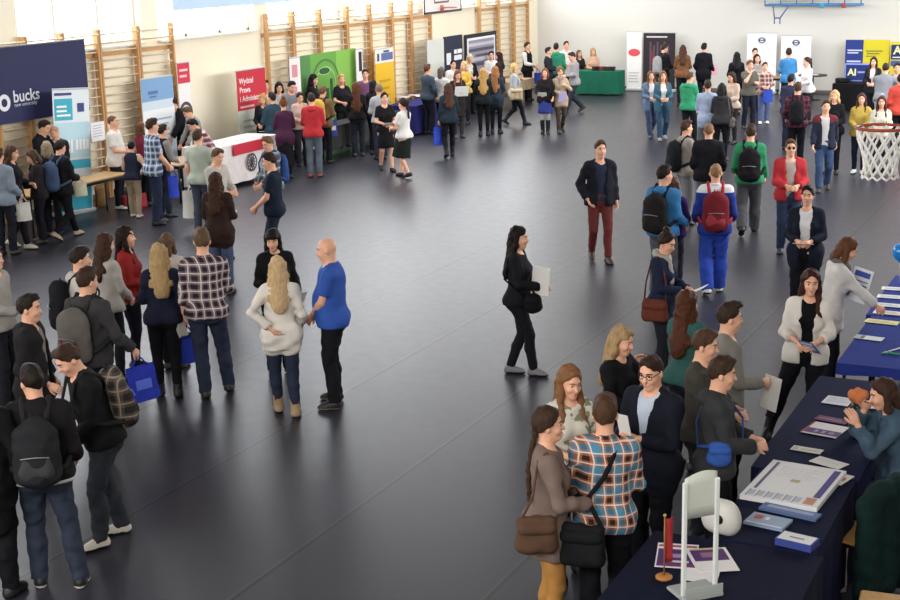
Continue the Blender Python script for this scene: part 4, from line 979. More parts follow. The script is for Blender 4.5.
# ------------------------------------------------------------------ things lying and standing on the right-hand tables
TOP = .765
def sheet(name, label, px, py, w, d, rz, col='#e6e4e2', z=TOP, th=.004, cat='leaflet', group='printed matter on the tables', blocks=()):
    g = ground(px, py, z); o = tag(empty(name, (g[0], g[1], z), math.radians(rz)), label, cat, group)
    MB().box((0, 0, th/2), (w, d, th)).build('paper', plain(col, .5), o)
    by = {}
    for (u0, v0, u1, v1, c) in blocks: by.setdefault(c, []).append((u0, v0, u1, v1))
    for k, (c, rs) in enumerate(by.items()):
        m = MB()
        for u0, v0, u1, v1 in rs: m.box((((u0+u1)/2-.5)*w, ((v0+v1)/2-.5)*d, th+.0008+.0004*k), ((u1-u0)*w, (v1-v0)*d, .0012))
        m.build('print', plain(c, .5), o)
    return o
PUR, RED, ORG = '#54336e', '#a33a4a', '#c9713f'
ln = lambda u0, u1, v0, n, dv, h, c: [(u0, v0-k*dv, u1-(k % 3)*.06, v0-k*dv+h, c) for k in range(n)]
# big board
sheet('printed_board', 'big white printed board with purple side strip on the navy table', 794, 487, .56, .80, -4, '#e9e8ea', th=.035, cat='board',
      blocks=[(.86, .22, .95, .95, '#453a86'), (.08, .22, .12, .95, '#5a5a78'), (.44, .50, .56, .57, '#b8a98c')]+[(.06+.12*k, .05, .15+.12*k, .17, '#bfc2cc') for k in range(6)]+[(.06+.12*k, .02, .07+.12*k, .18, '#5b6a94') for k in range(6)]+[(.80, .03, .93, .19, '#c48a74')]+ln(.2, .75, .85, 5, .06, .008, '#cfcdd0'))
sheet('booklet', 'pale blue booklet with red spot at the near corner of navy table', 768, 523, .28, .20, -8, '#9fb0cc', th=.02, cat='booklet', blocks=[(.12, .45, .32, .8, '#c05a50'), (.4, .5, .5, .75, '#e8ecf2'), (.05, .05, .95, .12, '#dfe5ee')])
sheet('booklet', 'blue strip folder half under the big white board', 790, 513, .42, .12, -10, '#5a6f9c', th=.018, cat='booklet', blocks=[(.1, .4, .9, .8, '#93a5c6')])
sheet('box_of_cards', 'white stack of cards in blue tray at near end of navy table', 797, 545, .25, .15, -10, '#3d4c94', th=.05, cat='cards', blocks=[(.04, .06, .96, .94, '#e3e2e4'), (.3, .4, .7, .55, '#8f8d92')])
sheet('leaflet', 'white leaflet with small orange picture right of the big board', 834, 478, .22, .22, -15, '#e6e2df', th=.006, blocks=[(.55, .35, .9, .65, ORG), (.1, .2, .5, .3, '#b9b4b4')])
sheet('leaflet', 'white sheet tucked behind the orange-picture leaflet', 829, 463, .26, .15, -22, '#e5e1de', th=.005, blocks=[(.1, .5, .8, .55, '#c4bfc0')])
sheet('leaflet', 'long cream leaflet lying crosswise above the big board', 807, 450, .24, .10, -6, '#dcd9cf', th=.005, blocks=[(.05, .2, .2, .8, '#b8b59e'), (.3, .3, .9, .6, '#c4c2b4')])
sheet('brochure', 'purple and white brochure spread under the leaning forearm', 825, 430, .30, .30, -10, '#e4e1e4', th=.006, blocks=[(.0, .06, 1, .45, PUR), (.0, .0, .05, 1, RED), (.3, .15, .4, .35, '#9d8ac0'), (.5, .15, .6, .35, '#b48aa0'), (.7, .15, .85, .35, '#8d74b4')])
sheet('brochure', 'dark purple brochure above the white and purple spread', 832, 420, .27, .12, -12, '#5a3a62', z=TOP+.007, th=.004, blocks=[(.1, .3, .9, .5, '#a8546a')])
sheet('leaflet', 'white leaflet lying by the fingertips of seated woman', 838, 401, .23, .22, -5, '#dfdde4', th=.005, blocks=ln(.1, .9, .8, 5, .14, .04, '#b4b2c0'))
sheet('leaflet', 'white papers behind the orange-topped vase', 868, 405, .2, .2, 8, '#dcdadd', th=.008, blocks=ln(.1, .9, .8, 4, .18, .04, '#aeaab4'))
sheet('leaflet', 'white papers under the chin of the seated woman', 866, 420, .22, .16, -8, '#d9d6d8', th=.008, blocks=ln(.1, .9, .7, 3, .2, .05, '#9a98a6'))
# near corner: acrylic stand, brochures, pennant, white box
sheet('brochure', 'purple brochure with white print fanned left under clear stand', 677, 556, .27, .38, 14, '#e6e2e6', blocks=[(.04, .04, .96, .75, PUR), (.04, .85, .96, .92, RED), (.2, .2, .8, .28, '#d8d0e0'), (.3, .4, .6, .55, '#b08ab8'), (.1, .08, .9, .12, RED)])
sheet('brochure', 'white brochure with purple panel fanned right under clear stand', 712, 560, .27, .36, 30, '#e8e5e4', z=TOP+.005, blocks=[(.08, .45, .92, .92, PUR), (.3, .6, .7, .8, '#9a6a86'), (.1, .93, .9, .97, '#c9b46a')])
sheet('leaflet', 'plain white sheet under the fanned purple brochures', 703, 572, .21, .3, 8, '#e4e2e2', z=TOP-.002)
g = ground(699, 596, TOP); st = tag(empty('brochure_stand', (g[0], g[1], TOP), math.radians(46)), 'clear acrylic brochure stand with curved top at bottom edge', 'stand')
t = NT('frosted_acrylic', .25, .5); t.col(lin('#d9dfdc')); t.b.inputs['Transmission Weight'].default_value = .55; M_ACR = t.m
M_EDGE = plain('#dfe4e2', .2, .6); wS, hS = .22, .80
for s_ in (-1, 1): MB().box((s_*wS/2, 0, hS/2-.02), (.03, .024, hS-.04), bev=.005).build('side_rail', M_EDGE, st)
MB().grid(lambda u, v: ((u-.5)*wS, .004, .52+v*(.26+.035*math.sin(math.pi*u*.8))), 10, 4).build('header_panel', plain('#c9cec4', .35), st, True, solid=.006)
MB().box((0, .05, .012), (wS+.06, .22, .024), bev=.006).box((0, -.06, .05), (wS+.04, .008, .08)).build('tray', M_ACR, st)
g = ground(664, 578, TOP); pn = tag(empty('table_pennant', (g[0], g[1], TOP), math.radians(60)), 'red table pennant on round wooden foot beside the clear stand', 'pennant')
MB().tube([(0, 0, 0), (0, 0, .012), (0, 0, .02)], [.055, .055, .045], 20).build('foot', wood('#b5793f'), pn, True)
MB().tube([(0, 0, .015), (0, 0, .42)], .005, 8).build('pole', plain('#8a6a3a', .4), pn, True); MB().ball((0, 0, .425), .011).build('finial', plain('#b89a4a', .3), pn, True)
MB().grid(lambda u, v: (.008+u*.075*(1-.55*(1-v)*.6), .012*math.sin(5*u+3*v), .10+.30*v), 6, 8).build('flag', cloth('#b3262f'), pn, True, solid=.003)
g = ground(721, 533, TOP); wb = tag(empty('white_box', (g[0], g[1], TOP), math.radians(-12)), 'white rounded box with dark round opening behind the clear stand', 'box')
fm = Form(); fm.cap((-.05, 0, .08), (.05, 0, .08), .085, k=.1, n=(0, 1, 0), sq=1.25); fm.cap((-.03, 0, .16), (.03, 0, .16), .085, k=.1, n=(0, 1, 0), sq=1.25); fm.cut((0, 0, 0), (0, 0, -1)); v, f = fm.mesh(.014); link_mesh('box_shell', v, f, plain('#d9d7d2', .4), wb, True)
MB().tube([(.02, -.05, .13), (.02, -.085, .13)], [.036, .033], 16).build('opening', plain('#17171a', .5), wb, True)
# vase with orange bloom
g = ground(856, 437, TOP); vs = tag(empty('vase', (g[0], g[1], TOP)), 'dark slim vase holding one big orange bloom on navy table', 'vase')
MB().tube([(0, 0, 0), (0, 0, .02), (0, 0, .1), (0, 0, .2), (0, 0, .25), (0, 0, .28)], [.05, .056, .066, .058, .045, .05], 16).build('vase_body', plain('#1d2226', .35, .5), vs, True)
fm = Form()
for k in range(14): a = k*2.4; rr = .02+.035*(k/14); fm.ell((rr*math.cos(a), rr*math.sin(a), .345+.02*math.cos(k)), (.035, .035, .045), k=.006)
v, f = fm.mesh(.011); link_mesh('bloom', v, f, cloth('#d9793a'), vs, True)
mb = MB()
for k in range(7): a = k*.9; mb.grid(lambda u, v_: ((.03+.09*u)*math.cos(a)-.025*(v_-.5)*math.sin(a)*math.sin(3.1*u), (.03+.09*u)*math.sin(a)+.025*(v_-.5)*math.cos(a)*math.sin(3.1*u), .30-.16*u*u-.02*k % .05), 6, 3)
mb.build('leaves', plain('#1f2a24', .5), vs, True, solid=.002)
# royal blue tables
sheet('leaflet', 'white and grey leaflet on royal blue cloth by near edge', 869, 338, .28, .14, -6, '#d7dadd', blocks=[(.2, .1, .35, .9, '#5a6a60'), (.0, .0, .18, 1, '#a8b0b4')])
for k, (x, y, c_, l_) in enumerate(((882, 322, '#d9cf86', 'yellow leaflet nearest in the row on royal blue cloth'), (890, 313, '#e2d2c4', 'pinkish leaflet behind the yellow one on royal blue cloth'), (886, 305, '#d8dadc', 'pale grey leaflet mid row on royal blue cloth'), (893, 297, '#e2e4e6', 'white leaflet second from far in the row on royal blue cloth'), (897, 289, '#dfe1e4', 'white leaflet farthest in the row on royal blue cloth'))):
    sheet('leaflet', l_, x, y, .34, .15, -4+k*2, c_, blocks=[(.1, .3, .9, .4, '#8f9aa6'), (.1, .6, .7, .68, '#b8a05a')])
g = ground(893, 352, TOP); lan = tag(empty('lanyard', (g[0], g[1], TOP)), 'white and green lanyard ribbon lying on royal blue cloth', 'lanyard')
MB().tube([(-.09, -.09, .004), (-.03, -.02, .012), (.02, .1, .006), (.08, .2, .012), (.16, .26, .006), (.25, .3, .006)], .013, 6, flat=((0, 0, 1), .3)).build('ribbon', cloth('#d4d8da'), lan, True)
MB().tube([(-.09, -.09, .004), (-.02, -.11, .02), (.05, -.1, .012), (.09, -.07, .006), (.02, -.06, .006), (-.05, -.03, .01)], .014, 6, flat=((0, 0, 1), .4)).build('green_loop', cloth('#2f9a4c'), lan, True)
MB().tube([(.1, .21, .01), (.16, .12, .01), (.24, .1, .01)], .02, 6, flat=((0, 0, 1), .4)).build('green_loop', cloth('#4a9aa0'), lan, True)
# balloon
g = ground(900, 252, 1.15); bl = tag(empty('balloon', tuple(g)), 'bright blue balloon at the right edge above blue table', 'balloon')
fm = Form(); fm.ell((0, 0, 0), (.085, .085, .1), k=.02); fm.cap((0, 0, -.08), (0, 0, -.115), .03, .006, k=.03); v, f = fm.mesh(.012); link_mesh('balloon_skin', v, f, plain('#1f86d8', .18, .6), bl, True)
MB().tube([(0, 0, -.112), (0, 0, -.125)], [.006, .013], 10).build('knot', plain('#1f86d8', .3), bl, True); MB().tube([(0, 0, -.12), (.02, .02, -.25), (0, .03, -(g[2]-.78))], .002, 5).build('string', plain('#dddddd', .6), bl, True)
# chairs
def chair(name, label, loc, rz, seat='#b98a4a', frame='#1e1e22'):
    r = tag(empty(name, loc, rz), label, 'chair', 'chairs behind the right tables'); M = wood(seat)
    MB().box((0, 0, .45), (.40, .40, .02), bev=.008).build('seat', M, r); MB().grid(lambda u, v: ((u-.5)*.40, -.20-.03*v-.02*math.sin(math.pi*u), .62+.2*v), 8, 4).build('backrest', M, r, True, solid=.012)
    for sx in (-1, 1):
        MB().tube([(sx*.18, .18, .44), (sx*.19, .2, 0)], .012, 8).build('leg', plain(frame, .4), r, True)
        MB().tube([(sx*.18, -.18, 0), (sx*.18, -.19, .44), (sx*.18, -.23, .84)], .012, 8).build('leg', plain(frame, .4), r, True)
    return r
g = ground(850, 474, .88); CH = A_(g[0]-.02, g[1], 0)
chair('chair', 'chair hidden under the dark green jacket at bottom right', (CH[0]+.05, CH[1]-.05, 0), math.radians(70))
jk = tag(empty('jacket', (CH[0]+.05, CH[1]-.05, 0), math.radians(70)), 'dark green jacket hung over a chair back at bottom right', 'jacket')
fm = Form(); fm.cap((-.23, -.23, .80), (.23, -.23, .84), .06, k=.06); fm.cap((-.12, -.24, .84), (.12, -.24, .84), .05, k=.06)
for sx in (-1, 0, 1): fm.cap((sx*.17, -.25, .8), (sx*.24, -.28, .16), .10, .13, n=(0, 1, 0), sq=1.5, k=.06)
for sx in (-1, 1): fm.cap((sx*.22, -.23, .78), (sx*.27, -.27, .30), .06, .055, k=.03)
fm.noise = (.01, 20, 1.); v, f = fm.mesh(.02); link_mesh('jacket_cloth', v, f, cloth('#0f2a28'), jk, True)
g = ground(888, 604, .45); chair('chair', 'empty chair with pale wooden seat at bottom right corner', (g[0]+.02, g[1]-.05, 0), math.radians(95), '#c9a06a')
# carrier bag on the floor by the table
def floorbag(name, label, px, py, w, h, d, col, rz=0., cat='bag', group='bags standing on the floor', z=0):
    g = ground(px, py); r = tag(empty(name, (g[0], g[1], z), rz), label, cat, group); mb = MB()
    for sg in (1, -1): mb.grid(lambda u, v: ((u-.5)*w*(1+.03*math.sin(7*v)), sg*d/2*(math.sin(math.pi*min(max(u, .02), .98))**.3)*(1-.5*v), h*v+.004), 8, 6)
    mb.grid(lambda u, v: ((u-.5)*w, (v-.5)*d*(math.sin(math.pi*min(max(u, .02), .98))**.3), .004), 8, 2)
    mb.build('bag_body', cloth(col), r, True, solid=.003)
    for sg in (1, -1): MB().tube([(-.07, sg*d*.2, h-.01), (-.05, sg*d*.15, h+.09), (.05, sg*d*.15, h+.09), (.07, sg*d*.2, h-.01)], .006, 6).build('bag_handle', cloth(col), r, True)
    return r
floorbag('carrier_bag', 'white bag with purple print standing beside the navy table end', 829, 590, .24, .34, .1, '#d9d8d2', .3)
floorbag('paper_bag', 'brown paper bag under the wooden table at left', 78, 212, .34, .42, .14, '#a8763f', 1.57)
floorbag('paper_bag', 'tan paper bag between table leg and balding man in white', 102, 207, .3, .42, .14, '#b98a52', 1.57)
fb = floorbag('sports_bag', 'red bag on the floor beside the crouching child in navy vest', 135, 208, .5, .26, .2, '#a82a3a', 1.2)
# table clutter on the left and far tables
def onl(px, py, z=.765): return ground(px, py, z)
for k, (px, py, c_, l_) in enumerate(((222, 142, '#efe6e6', 'white sheet at near end of red-strip table'), (238, 139, '#e8d0d4', 'pink sheet in the middle of red-strip table'), (254, 136, '#f0ecec', 'white sheet at far end of the red-strip table'))):
    sheet('leaflet', l_, px, py, .5, .3, 90+7*k, c_, z=.895)
for k in range(6):
    b = tag(empty('box', (-15.85+.13*k, 43.25, .765)), 'small box on the green table by the far wall', 'box', 'small dark and red boxes on the green table'); MB().box((0, 0, .06), (.11, .14, .12), bev=.008).build('carton', plain(('#3a2426', '#1f1d20', '#8a2f34', '#2a3a2c', '#3a2a22', '#23262a')[k], .5), b); MB().box((0, 0, .123), (.09, .12, .006)).build('lid', plain('#55484a', .5), b)
sg = tag(empty('table_sign', (fw(857, 74, 4.2)[0], FW-4.1, .765)), 'navy table sign with pale blue border and pale letters on black table', 'sign')
MB().box((0, 0, .27), (.72, .04, .50), bev=.015).build('sign_board', plain('#8c97e0', .5), sg); MB().box((0, -.022, .27), (.64, .01, .42)).build('sign_face', plain('#20306e', .5), sg)
text_mesh('lettering', 'AI', .26, plain('#dfe0a0', .5), sg, Matrix.Translation((-.27, -.029, .19))@Matrix.Rotation(math.pi/2, 4, 'X'), extrude=.001, bold=.008); MB().box((.13, -.029, .28), (.26, .004, .05)).build('print', plain('#8f9acc', .5), sg)
bx = tag(empty('case', (fw(843, 82, 4.2)[0], FW-4.2, .765)), 'flat black case on the left end of black-clothed table', 'case'); MB().box((0, 0, .06), (.4, .25, .12), bev=.02).build('case_shell', plain('#141416', .4), bx); MB().tube([(-.06, -.13, .07), (-.05, -.16, .07), (.05, -.16, .07), (.06, -.13, .07)], .01, 6).build('handle', plain('#2a2a2c', .4), bx, True)
for k, (px, py) in enumerate(((404, 97), (414, 95), (421, 96))): sheet('leaflet', ('white leaflet at left end of the indigo cloth', 'white leaflet mid of the indigo cloth', 'white leaflet at right end of the indigo cloth')[k], px, py, .3, .3, 20*k, '#e4dde2')
# ------------------------------------------------------------------ the people, left foreground group
J = lambda c='#2a3346': ('jeans', ('denim', c))
q = Person(30, 364, 1.80, 172, 'man in black jacket with white hem stripe, from behind at bottom left', ('short', '#1f1815'), ('jacket', '#1b191b', 'hemstripe'), J('#2a3344'), '#17181c', ('bent', 'bent'), ((.2, -.02, 0), (-.1, .05, 0)), head=(.5, .15), hem=.89, sole='#d9d6d0', w=1.08)
q.backpack('dark grey backpack on the man with white hem stripes', '#26262a', pocket='#3c3c40', ex=.035)
q = Person(60, 346, 1.80, 285, 'man in black sweatshirt, head bowed, white trainers, plaid backpack on his back', ('short', '#3a2b22'), ('sweater', '#1a1a1e'), ('jeans', ('denim', '#2b3038')), '#cfc9bd', ('hold', 'holdlow'), ((.1, -.14, 0), (-.1, .1, 0)), head=(.1, .45), lean=.24, w=1.06)
q.backpack('brown and grey checked backpack on the man in black sweatshirt', ('plaid', '#5a5048', '#2a2625', '#94846f', 9), strap='#222222', ex=.03)
q = Person(27, 294, 1.79, 75, 'young man in open dark parka with hood, in profile at left edge', ('short', '#241c18'), ('parka', '#232124', 'hood', 'open'), ('jeans', '#1c1c20'), '#1b1b1d', ('bent', 'pocket'), 'stand', inner='#8a8074', head=(.0, .05))
q = Person(86, 267, 1.84, 140, 'man in charcoal hoodie holding blue bag, red and grey backpack', ('short', '#3a2a20'), ('hoodie', '#3c3b3d'), ('jeans', '#1c1c21'), '#201a17', (((.34, .16, .98), (.3, -1, 0)), 'bent'), 'stand2', w=1.05, head=(-.25, .1), sole='#8a5a3c')
q.backpack('red and grey backpack on the man in charcoal hoodie', '#6a6560', pocket='#7a2428', strap='#2c2c2c', ex=.03)
q.handbag(0, 'royal blue bag held by the man in charcoal hoodie', '#2438b8', logo='#5a70d8', h=.34, w=.3, tilt=.1)
q = Person(79, 246, 1.80, 95, 'man in white hooded sweatshirt with black backpack, left group', ('short', '#2a1f19'), ('hoodie', '#bdb7b0'), ('jeans', '#20222a'), '#333333', ('pocket', 'pocket'), 'stand', head=(.1, .1))
q.backpack('black backpack on the man in white hooded sweatshirt', '#1a1b22', ex=.03)
q = Person(105, 233, 1.73, 125, 'woman with long brown hair in pale grey sweater holding a phone', ('long', '#3c271c', 1.24), ('sweater', '#b3aca4'), ('slim', '#1c1d24'), '#222222', ('holdlow', 'holdlow'), 'stand', sex='f', head=(.0, .15))
q.paper(0, 'dark phone held by the woman in pale grey sweater', '#2a2a30', .07, .14, 1.2, name='phone', cat='phone', th=.01)
q = Person(124, 226, 1.72, 80, 'woman with long dark hair in a red top, in profile', ('longf', '#231813', 1.20), ('sweater', '#a8201f'), ('slim', '#20202c'), '#222222', ('hold', 'holdlow'), 'stand', sex='f')
q = Person(158, 243, 1.73, 182, 'blonde woman in navy top and black trousers, seen from behind', ('long', '#a5895f', 1.2), ('sweater', '#1c2034'), ('slim', '#15151a'), (.08, '#17171a'), ('down', 'hold'), 'stand2', sex='f')
q.handbag(0, 'blue bag held low in front of blonde woman in navy', '#2438b0', h=.34, w=.28)
q = Person(166, 233, 1.62, 165, 'girl with brown bob in pale top, mostly hidden behind the blonde in navy', ('bob', '#5a4230'), ('sweater', '#c4b8ac'), ('slim', '#22222a'), '#333333', ('hold', 'hold'), 'stand', sex='f')
q = Person(201, 228, 1.89, 178, 'man in brown and white plaid shirt, seen from behind', ('short', '#5c4936'), ('roll', ('plaid', '#8a7478', '#2c2330', '#ddd4d0', 10.5)), J('#262e42'), '#2a2624', ('fwd', 'down'), ((.17, .15, .1), (-.06, 0, 0)), head=(-.1, 0), w=1.06)
q.paper(1, 'grey rolled paper in left hand of the man in plaid', '#a8a49c', .08, .28, .5, .6, off=(-.05, -.02, -.04), name='paper_roll', cat='paper', th=.06)
q = Person(277, 256, 1.71, 180, 'blonde woman in white sweater, hand behind her hip, tan boots', ('long', '#bfa27a', 1.2), ('long', '#e3dcd2'), ('slim', ('denim', '#222a40')), (.13, '#a08468'), ('bent', 'hipback'), ((.11, -.1, 0), (-.07, .1, 0)), sex='f', w=1.05)
q = Person(272, 229, 1.72, 5, 'woman in black hoodie with black fringed bob, facing us', ('fringe', '#17120f'), ('hoodie', '#17161a'), ('jeans', '#1b1b20'), '#222222', ('hold', 'bent'), 'stand', sex='f', head=(-.3, .25))
q.paper(1, 'white papers in the hand of the woman in black hoodie', w=.16, h=.2, pitch=.6, yaw=.5)
q = Person(325, 238, 1.84, 262, 'bald man in blue T-shirt with hands clasped, black jeans', None, ('tee', '#2a57b4'), ('jeans', '#1a1a1f'), '#1f1c1a', ('clasp', 'clasp'), 'wide', w=1.14, head=(.0, .2), sole='#8a8278')
q = Person(-9, 246, 1.78, 60, 'person in pale grey sweater cut off by the left edge, elbow out', ('short', '#3a2a20'), ('sweater', '#a8a29a'), ('jeans', '#22242c'), '#333333', ('hold', 'hip'), 'stand')
q = Person(-27, 368, 1.82, 150, 'person in black coat cut off by the left edge at the bottom', ('short', '#201a18'), ('coat', '#151417'), ('jeans', '#16161b'), '#222222', ('pocket', 'pocket'), 'stand')
# --- second row left
q = Person(215, 172, 1.76, 160, 'woman in brown cardigan and jeans, long dark brown hair down her back', ('long', '#3a2319', 1.20), ('long', '#33221e'), J('#3d4a66'), '#2a2422', ('hold', 'hold'), 'stand', sex='f', w=1.08)
q.paper(0, 'white slip in the hands of the woman in brown cardigan', w=.15, h=.2, pitch=1., off=(.0, .05, .0))
q = Person(218, 148, 1.80, 50, 'young man in pale grey sweatshirt facing the woman in brown', ('short', '#5a4230'), ('sweater', '#b9b2a8'), J('#39415a'), '#333333', ('hold', 'hold'), 'stand', head=(-.1, .3))
q = Person(197, 129, 1.82, 150, 'man in pale green T-shirt carrying a white plastic bag', ('short', '#46352a'), ('tee', '#a9b3a2'), J('#3a4050'), '#333333', ('hold', 'down'), 'stand')
q.handbag(1, 'large white plastic bag carried by man in pale green T-shirt', '#d6d6d0', w=.36, h=.46, d=.2, drop=.08)
q = Person(268, 152, 1.85, 262, 'man in navy T-shirt and dark jeans, in profile facing left', ('short', '#32241c'), ('tee', '#1c2436'), ('slim', ('denim', '#20283a')), '#222222', ('holdlow', 'holdlow'), 'step', head=(.1, .2))
q = Person(266, 136, 1.78, 300, 'boy in grey checked hoodie with a blue strap, behind man in navy', ('short', '#6a5038'), ('hoodie', ('plaid', '#7c848a', '#4a525c', '#b0b8bc', 8)), J('#39435c'), '#444444', ('holdlow', 'holdlow'), 'stand2', head=(.2, .35))
q.backpack('blue backpack on boy in grey checked hoodie', '#2c4c88', size=.8)
q = Person(151, 118, 1.92, 110, 'tall man in blue and white checked shirt, hands low', ('short', '#3a2a1f'), ('shirts', ('plaid', '#8a9ab4', '#3a4866', '#d4dae2', 9)), J('#1f2740'), '#1f1d1f', ('holdlow', 'holdlow'), 'stand2', lean=.05)
q.handbag(0, 'small blue bag held by tall man in blue checked shirt', '#2c46c0', w=.18, h=.36, d=.07)
q = Person(162, 124, 1.72, 120, 'man in black vest standing beside the tall man in blue checks', ('short', '#2c211a'), ('vest', '#1b1c20'), J('#232838'), '#222222', ('hold', 'hold'), 'stand', inner='#8c8880', lean=.1)
q = Person(170, 97, 1.87, 310, 'man with curly dark hair in black top leaning over table', ('curly', '#2c211c'), ('sweater', '#1c1e24'), J('#20242c'), '#222222', ('reachlow', 'reachlow'), 'stand', lean=.25, head=(0, .35))
q = Person(185, 107, 1.72, 295, 'man with brown hair in grey sweater leaning over table', ('short', '#5c4632'), ('sweater', '#8f8b82'), J('#2c303c'), '#222222', ('reachlow', 'reachlow'), 'stand', lean=.3, head=(0, .4))
q = Person(190, 119, 1.78, 285, 'young man with black hair in red and white plaid bent over table', ('short', '#1a1614'), ('shirt', ('plaid', '#c4a8a8', '#7a3440', '#e4dcd8', 9)), J('#2a2e3a'), '#222222', ('reachlow', 'reachlow'), 'stand2', lean=.5, head=(0, .3))
q = Person(140, 122, 1.62, 120, 'woman in maroon top half hidden behind tall man in blue checks', ('bob', '#5a3c2c'), ('sweater', '#7a1f3a'), ('slim', '#22222a'), '#222222', ('hold', 'hold'), 'stand', sex='f')
q = Person(112, 115, 1.80, 70, 'balding man in white short-sleeved shirt by the wall bars', ('buzz', '#6a4c3a'), ('shirts', '#e0dad0'), ('jeans', '#1b1d26'), '#d6d2ca', ('hold', 'hold'), 'stand', w=1.1)
q = Person(131, 141, 1.42, 160, 'child with black hair in navy vest and beige trousers, arms akimbo', ('short', '#17141a'), ('vest', '#242a3c'), ('jeans', '#a08c6e'), '#c4bcae', ('hip', 'hold'), 'stand2', inner='#c49a80', lean=.12)
q = Person(45, 120, 1.87, 60, 'man in black jacket leaning to the bald man under navy banner', ('short', '#2a1f1b'), ('jacket', '#1a1a1f'), ('jeans', '#1b1b22'), '#222222', ('hold', 'hold'), 'stand', lean=.12, head=(0, .3))
q = Person(53, 126, 1.74, 330, 'bald man with ruddy face under the navy banner', ('buzz', '#b08a70'), ('sweater', '#25252c'), ('jeans', '#1d1d24'), '#222222', ('hold', 'hold'), 'stand', head=(0, .4))
q = Person(46, 141, 1.66, 175, 'grey-blonde woman in dark coat seen from behind, under teal roll-up', ('bob', '#8a7a66'), ('jacket', '#1e2026'), ('jeans', '#1b1c24'), '#222222', ('hold', 'hold'), 'stand', sex='f')
q = Person(60, 140, 1.77, 130, 'person in black with denim-blue backpack striding right, tan shoes', ('short', '#231b18'), ('jacket', '#1a191d'), ('slim', '#17171c'), '#a8957e', ('hold', 'hold'), ((.085, -.3, .5), (-.085, .3, 0)), head=(0, .2))
q.backpack('denim-blue backpack on the striding person in black', '#3f5272', ex=.035)
q.handbag(0, 'cream cloth bag held by the striding person in black', '#cfc6a8', w=.26, h=.24, drop=.06)
q = Person(12, 145, 1.76, 75, 'woman with long brown hair in dark coat holding a brochure', ('long', '#4a3427', 1.3), ('coat', '#1f1d22'), ('slim', '#1a1a20'), '#bdb5a8', ('down', 'hold'), 'step', sex='f', head=(0, .2))
q.paper(0, 'pale printed brochure held low by woman in dark coat', '#c9bfae', w=.2, h=.26, pitch=.4, off=(0, .03, -.08), mark='#8a8478')
q = Person(29, 150, 1.62, 270, 'woman reading white papers, dark jacket, at the left stand', ('bob', '#4a382c'), ('jacket', '#2a2226'), ('jeans', '#1c1c24'), '#222222', ('hold', 'hold'), 'stand', sex='f', head=(0, .45))
q.paper(2, 'open white papers read by woman in dark jacket', w=.28, h=.22, pitch=1.0)
q = Person(-3, 148, 1.76, 150, 'person in pale blue jacket cut by the left edge', ('short', '#3a2c22'), ('jacket', '#7d8a9c'), ('jeans', '#20222a'), '#333333', ('bent', 'bent'), 'stand')
q.handbag(0, 'white bag of the person in pale blue jacket at left edge', '#cfccc4', w=.25, h=.3)
# --- left middle group by the red and green displays
q = Person(311, 93, 1.80, 168, 'man in bright red hoodie and grey jeans, seen from behind', ('short', '#33261f'), ('hoodie', '#c01f2a'), J('#56606e'), '#8a4a44', ('hold', 'hold'), 'stand', head=(.4, .1))
q.handbag(1, 'white bag carried by man in bright red hoodie', '#d9d6d2', w=.2, h=.42, d=.06)
q = Person(283, 98, 1.72, 190, 'woman in plum top with reddish hair in a bun', ('bun', '#6a4028'), ('long', '#4c2440'), ('skirt', '#1c1a20', .62), '#222222', ('hold', 'hold'), 'stand', sex='f', socks='#222222')
q.handbag(0, 'white bag hanging beside woman in plum top', '#d4cec8', w=.16, h=.4, d=.06)
q = Person(272, 92, 1.76, 215, 'person in teal-blue jacket beside woman in plum', ('short', '#2a2220'), ('jacket', '#2c4856'), ('jeans', '#20242e'), '#222222', ('hold', 'hold'), 'stand')
q = Person(262, 94, 1.70, 345, 'blonde woman in black behind the red-strip table', ('bob', '#b08a50'), ('blazer', '#20242a'), ('slim', '#1c1c22'), '#222222', ('hold', 'reachlow'), 'stand', sex='f', inner='#2c3236', head=(0, .3), lean=.15)
q.paper(1, 'white sheet held by blonde woman in black behind table', w=.3, h=.22, pitch=1.3)
q = Person(265, 80, 1.85, 20, 'man in white shirt in front of red-topped roll-up', ('short', '#33271f'), ('shirt', '#ddd0c8'), ('suit', '#22242c'), '#222222', ('hold', 'hold'), 'stand')
q = Person(279, 82, 1.79, 10, 'woman with black bob left of the two under the bars', ('bob', '#17141a'), ('sweater', '#c4bcae'), ('slim', '#22222a'), '#222222', ('hold', 'hold'), 'stand', sex='f', head=(0, .3))
q = Person(292, 81, 1.86, 30, 'person with black hair in grey sweater by pale pink roll-up', ('short', '#17141a'), ('sweater', '#7c7f86'), ('jeans', '#262a34'), '#222222', ('hold', 'hold'), 'stand', head=(0, .35))
q = Person(300, 92, 1.68, 20, 'woman in pale peach top facing the man in red hoodie', ('short', '#3a2a22'), ('sweater', '#c4a294'), ('jeans', '#2c2c34'), '#222222', ('hold', 'hold'), 'stand', sex='f', head=(0, .3))
q = Person(314, 74, 1.84, 80, 'woman with big dark hair in black before green wall', ('longf', '#1f161a', 1.25), ('sweater', '#1d1a22'), ('slim', '#1c1c22'), '#222222', ('hold', 'hold'), 'stand', sex='f', head=(-.2, .2))
q = Person(322, 86, 1.76, 150, 'person in tan jacket with a yellow and brown backpack', ('short', '#6a4a34'), ('jacket', '#7a5c3c'), ('jeans', '#1e2028'), '#222222', ('hold', 'holdlow'), 'stand')
q.backpack('yellow and dark backpack on the person in tan jacket', '#d9a41e', pocket='#2a2420', strap='#2a2420', ex=.035, off=(0, 0, .06))
q.handbag(0, 'blue and white bag of the person in tan jacket', '#3a4aa8', w=.2, h=.36, logo='#e8e6da')
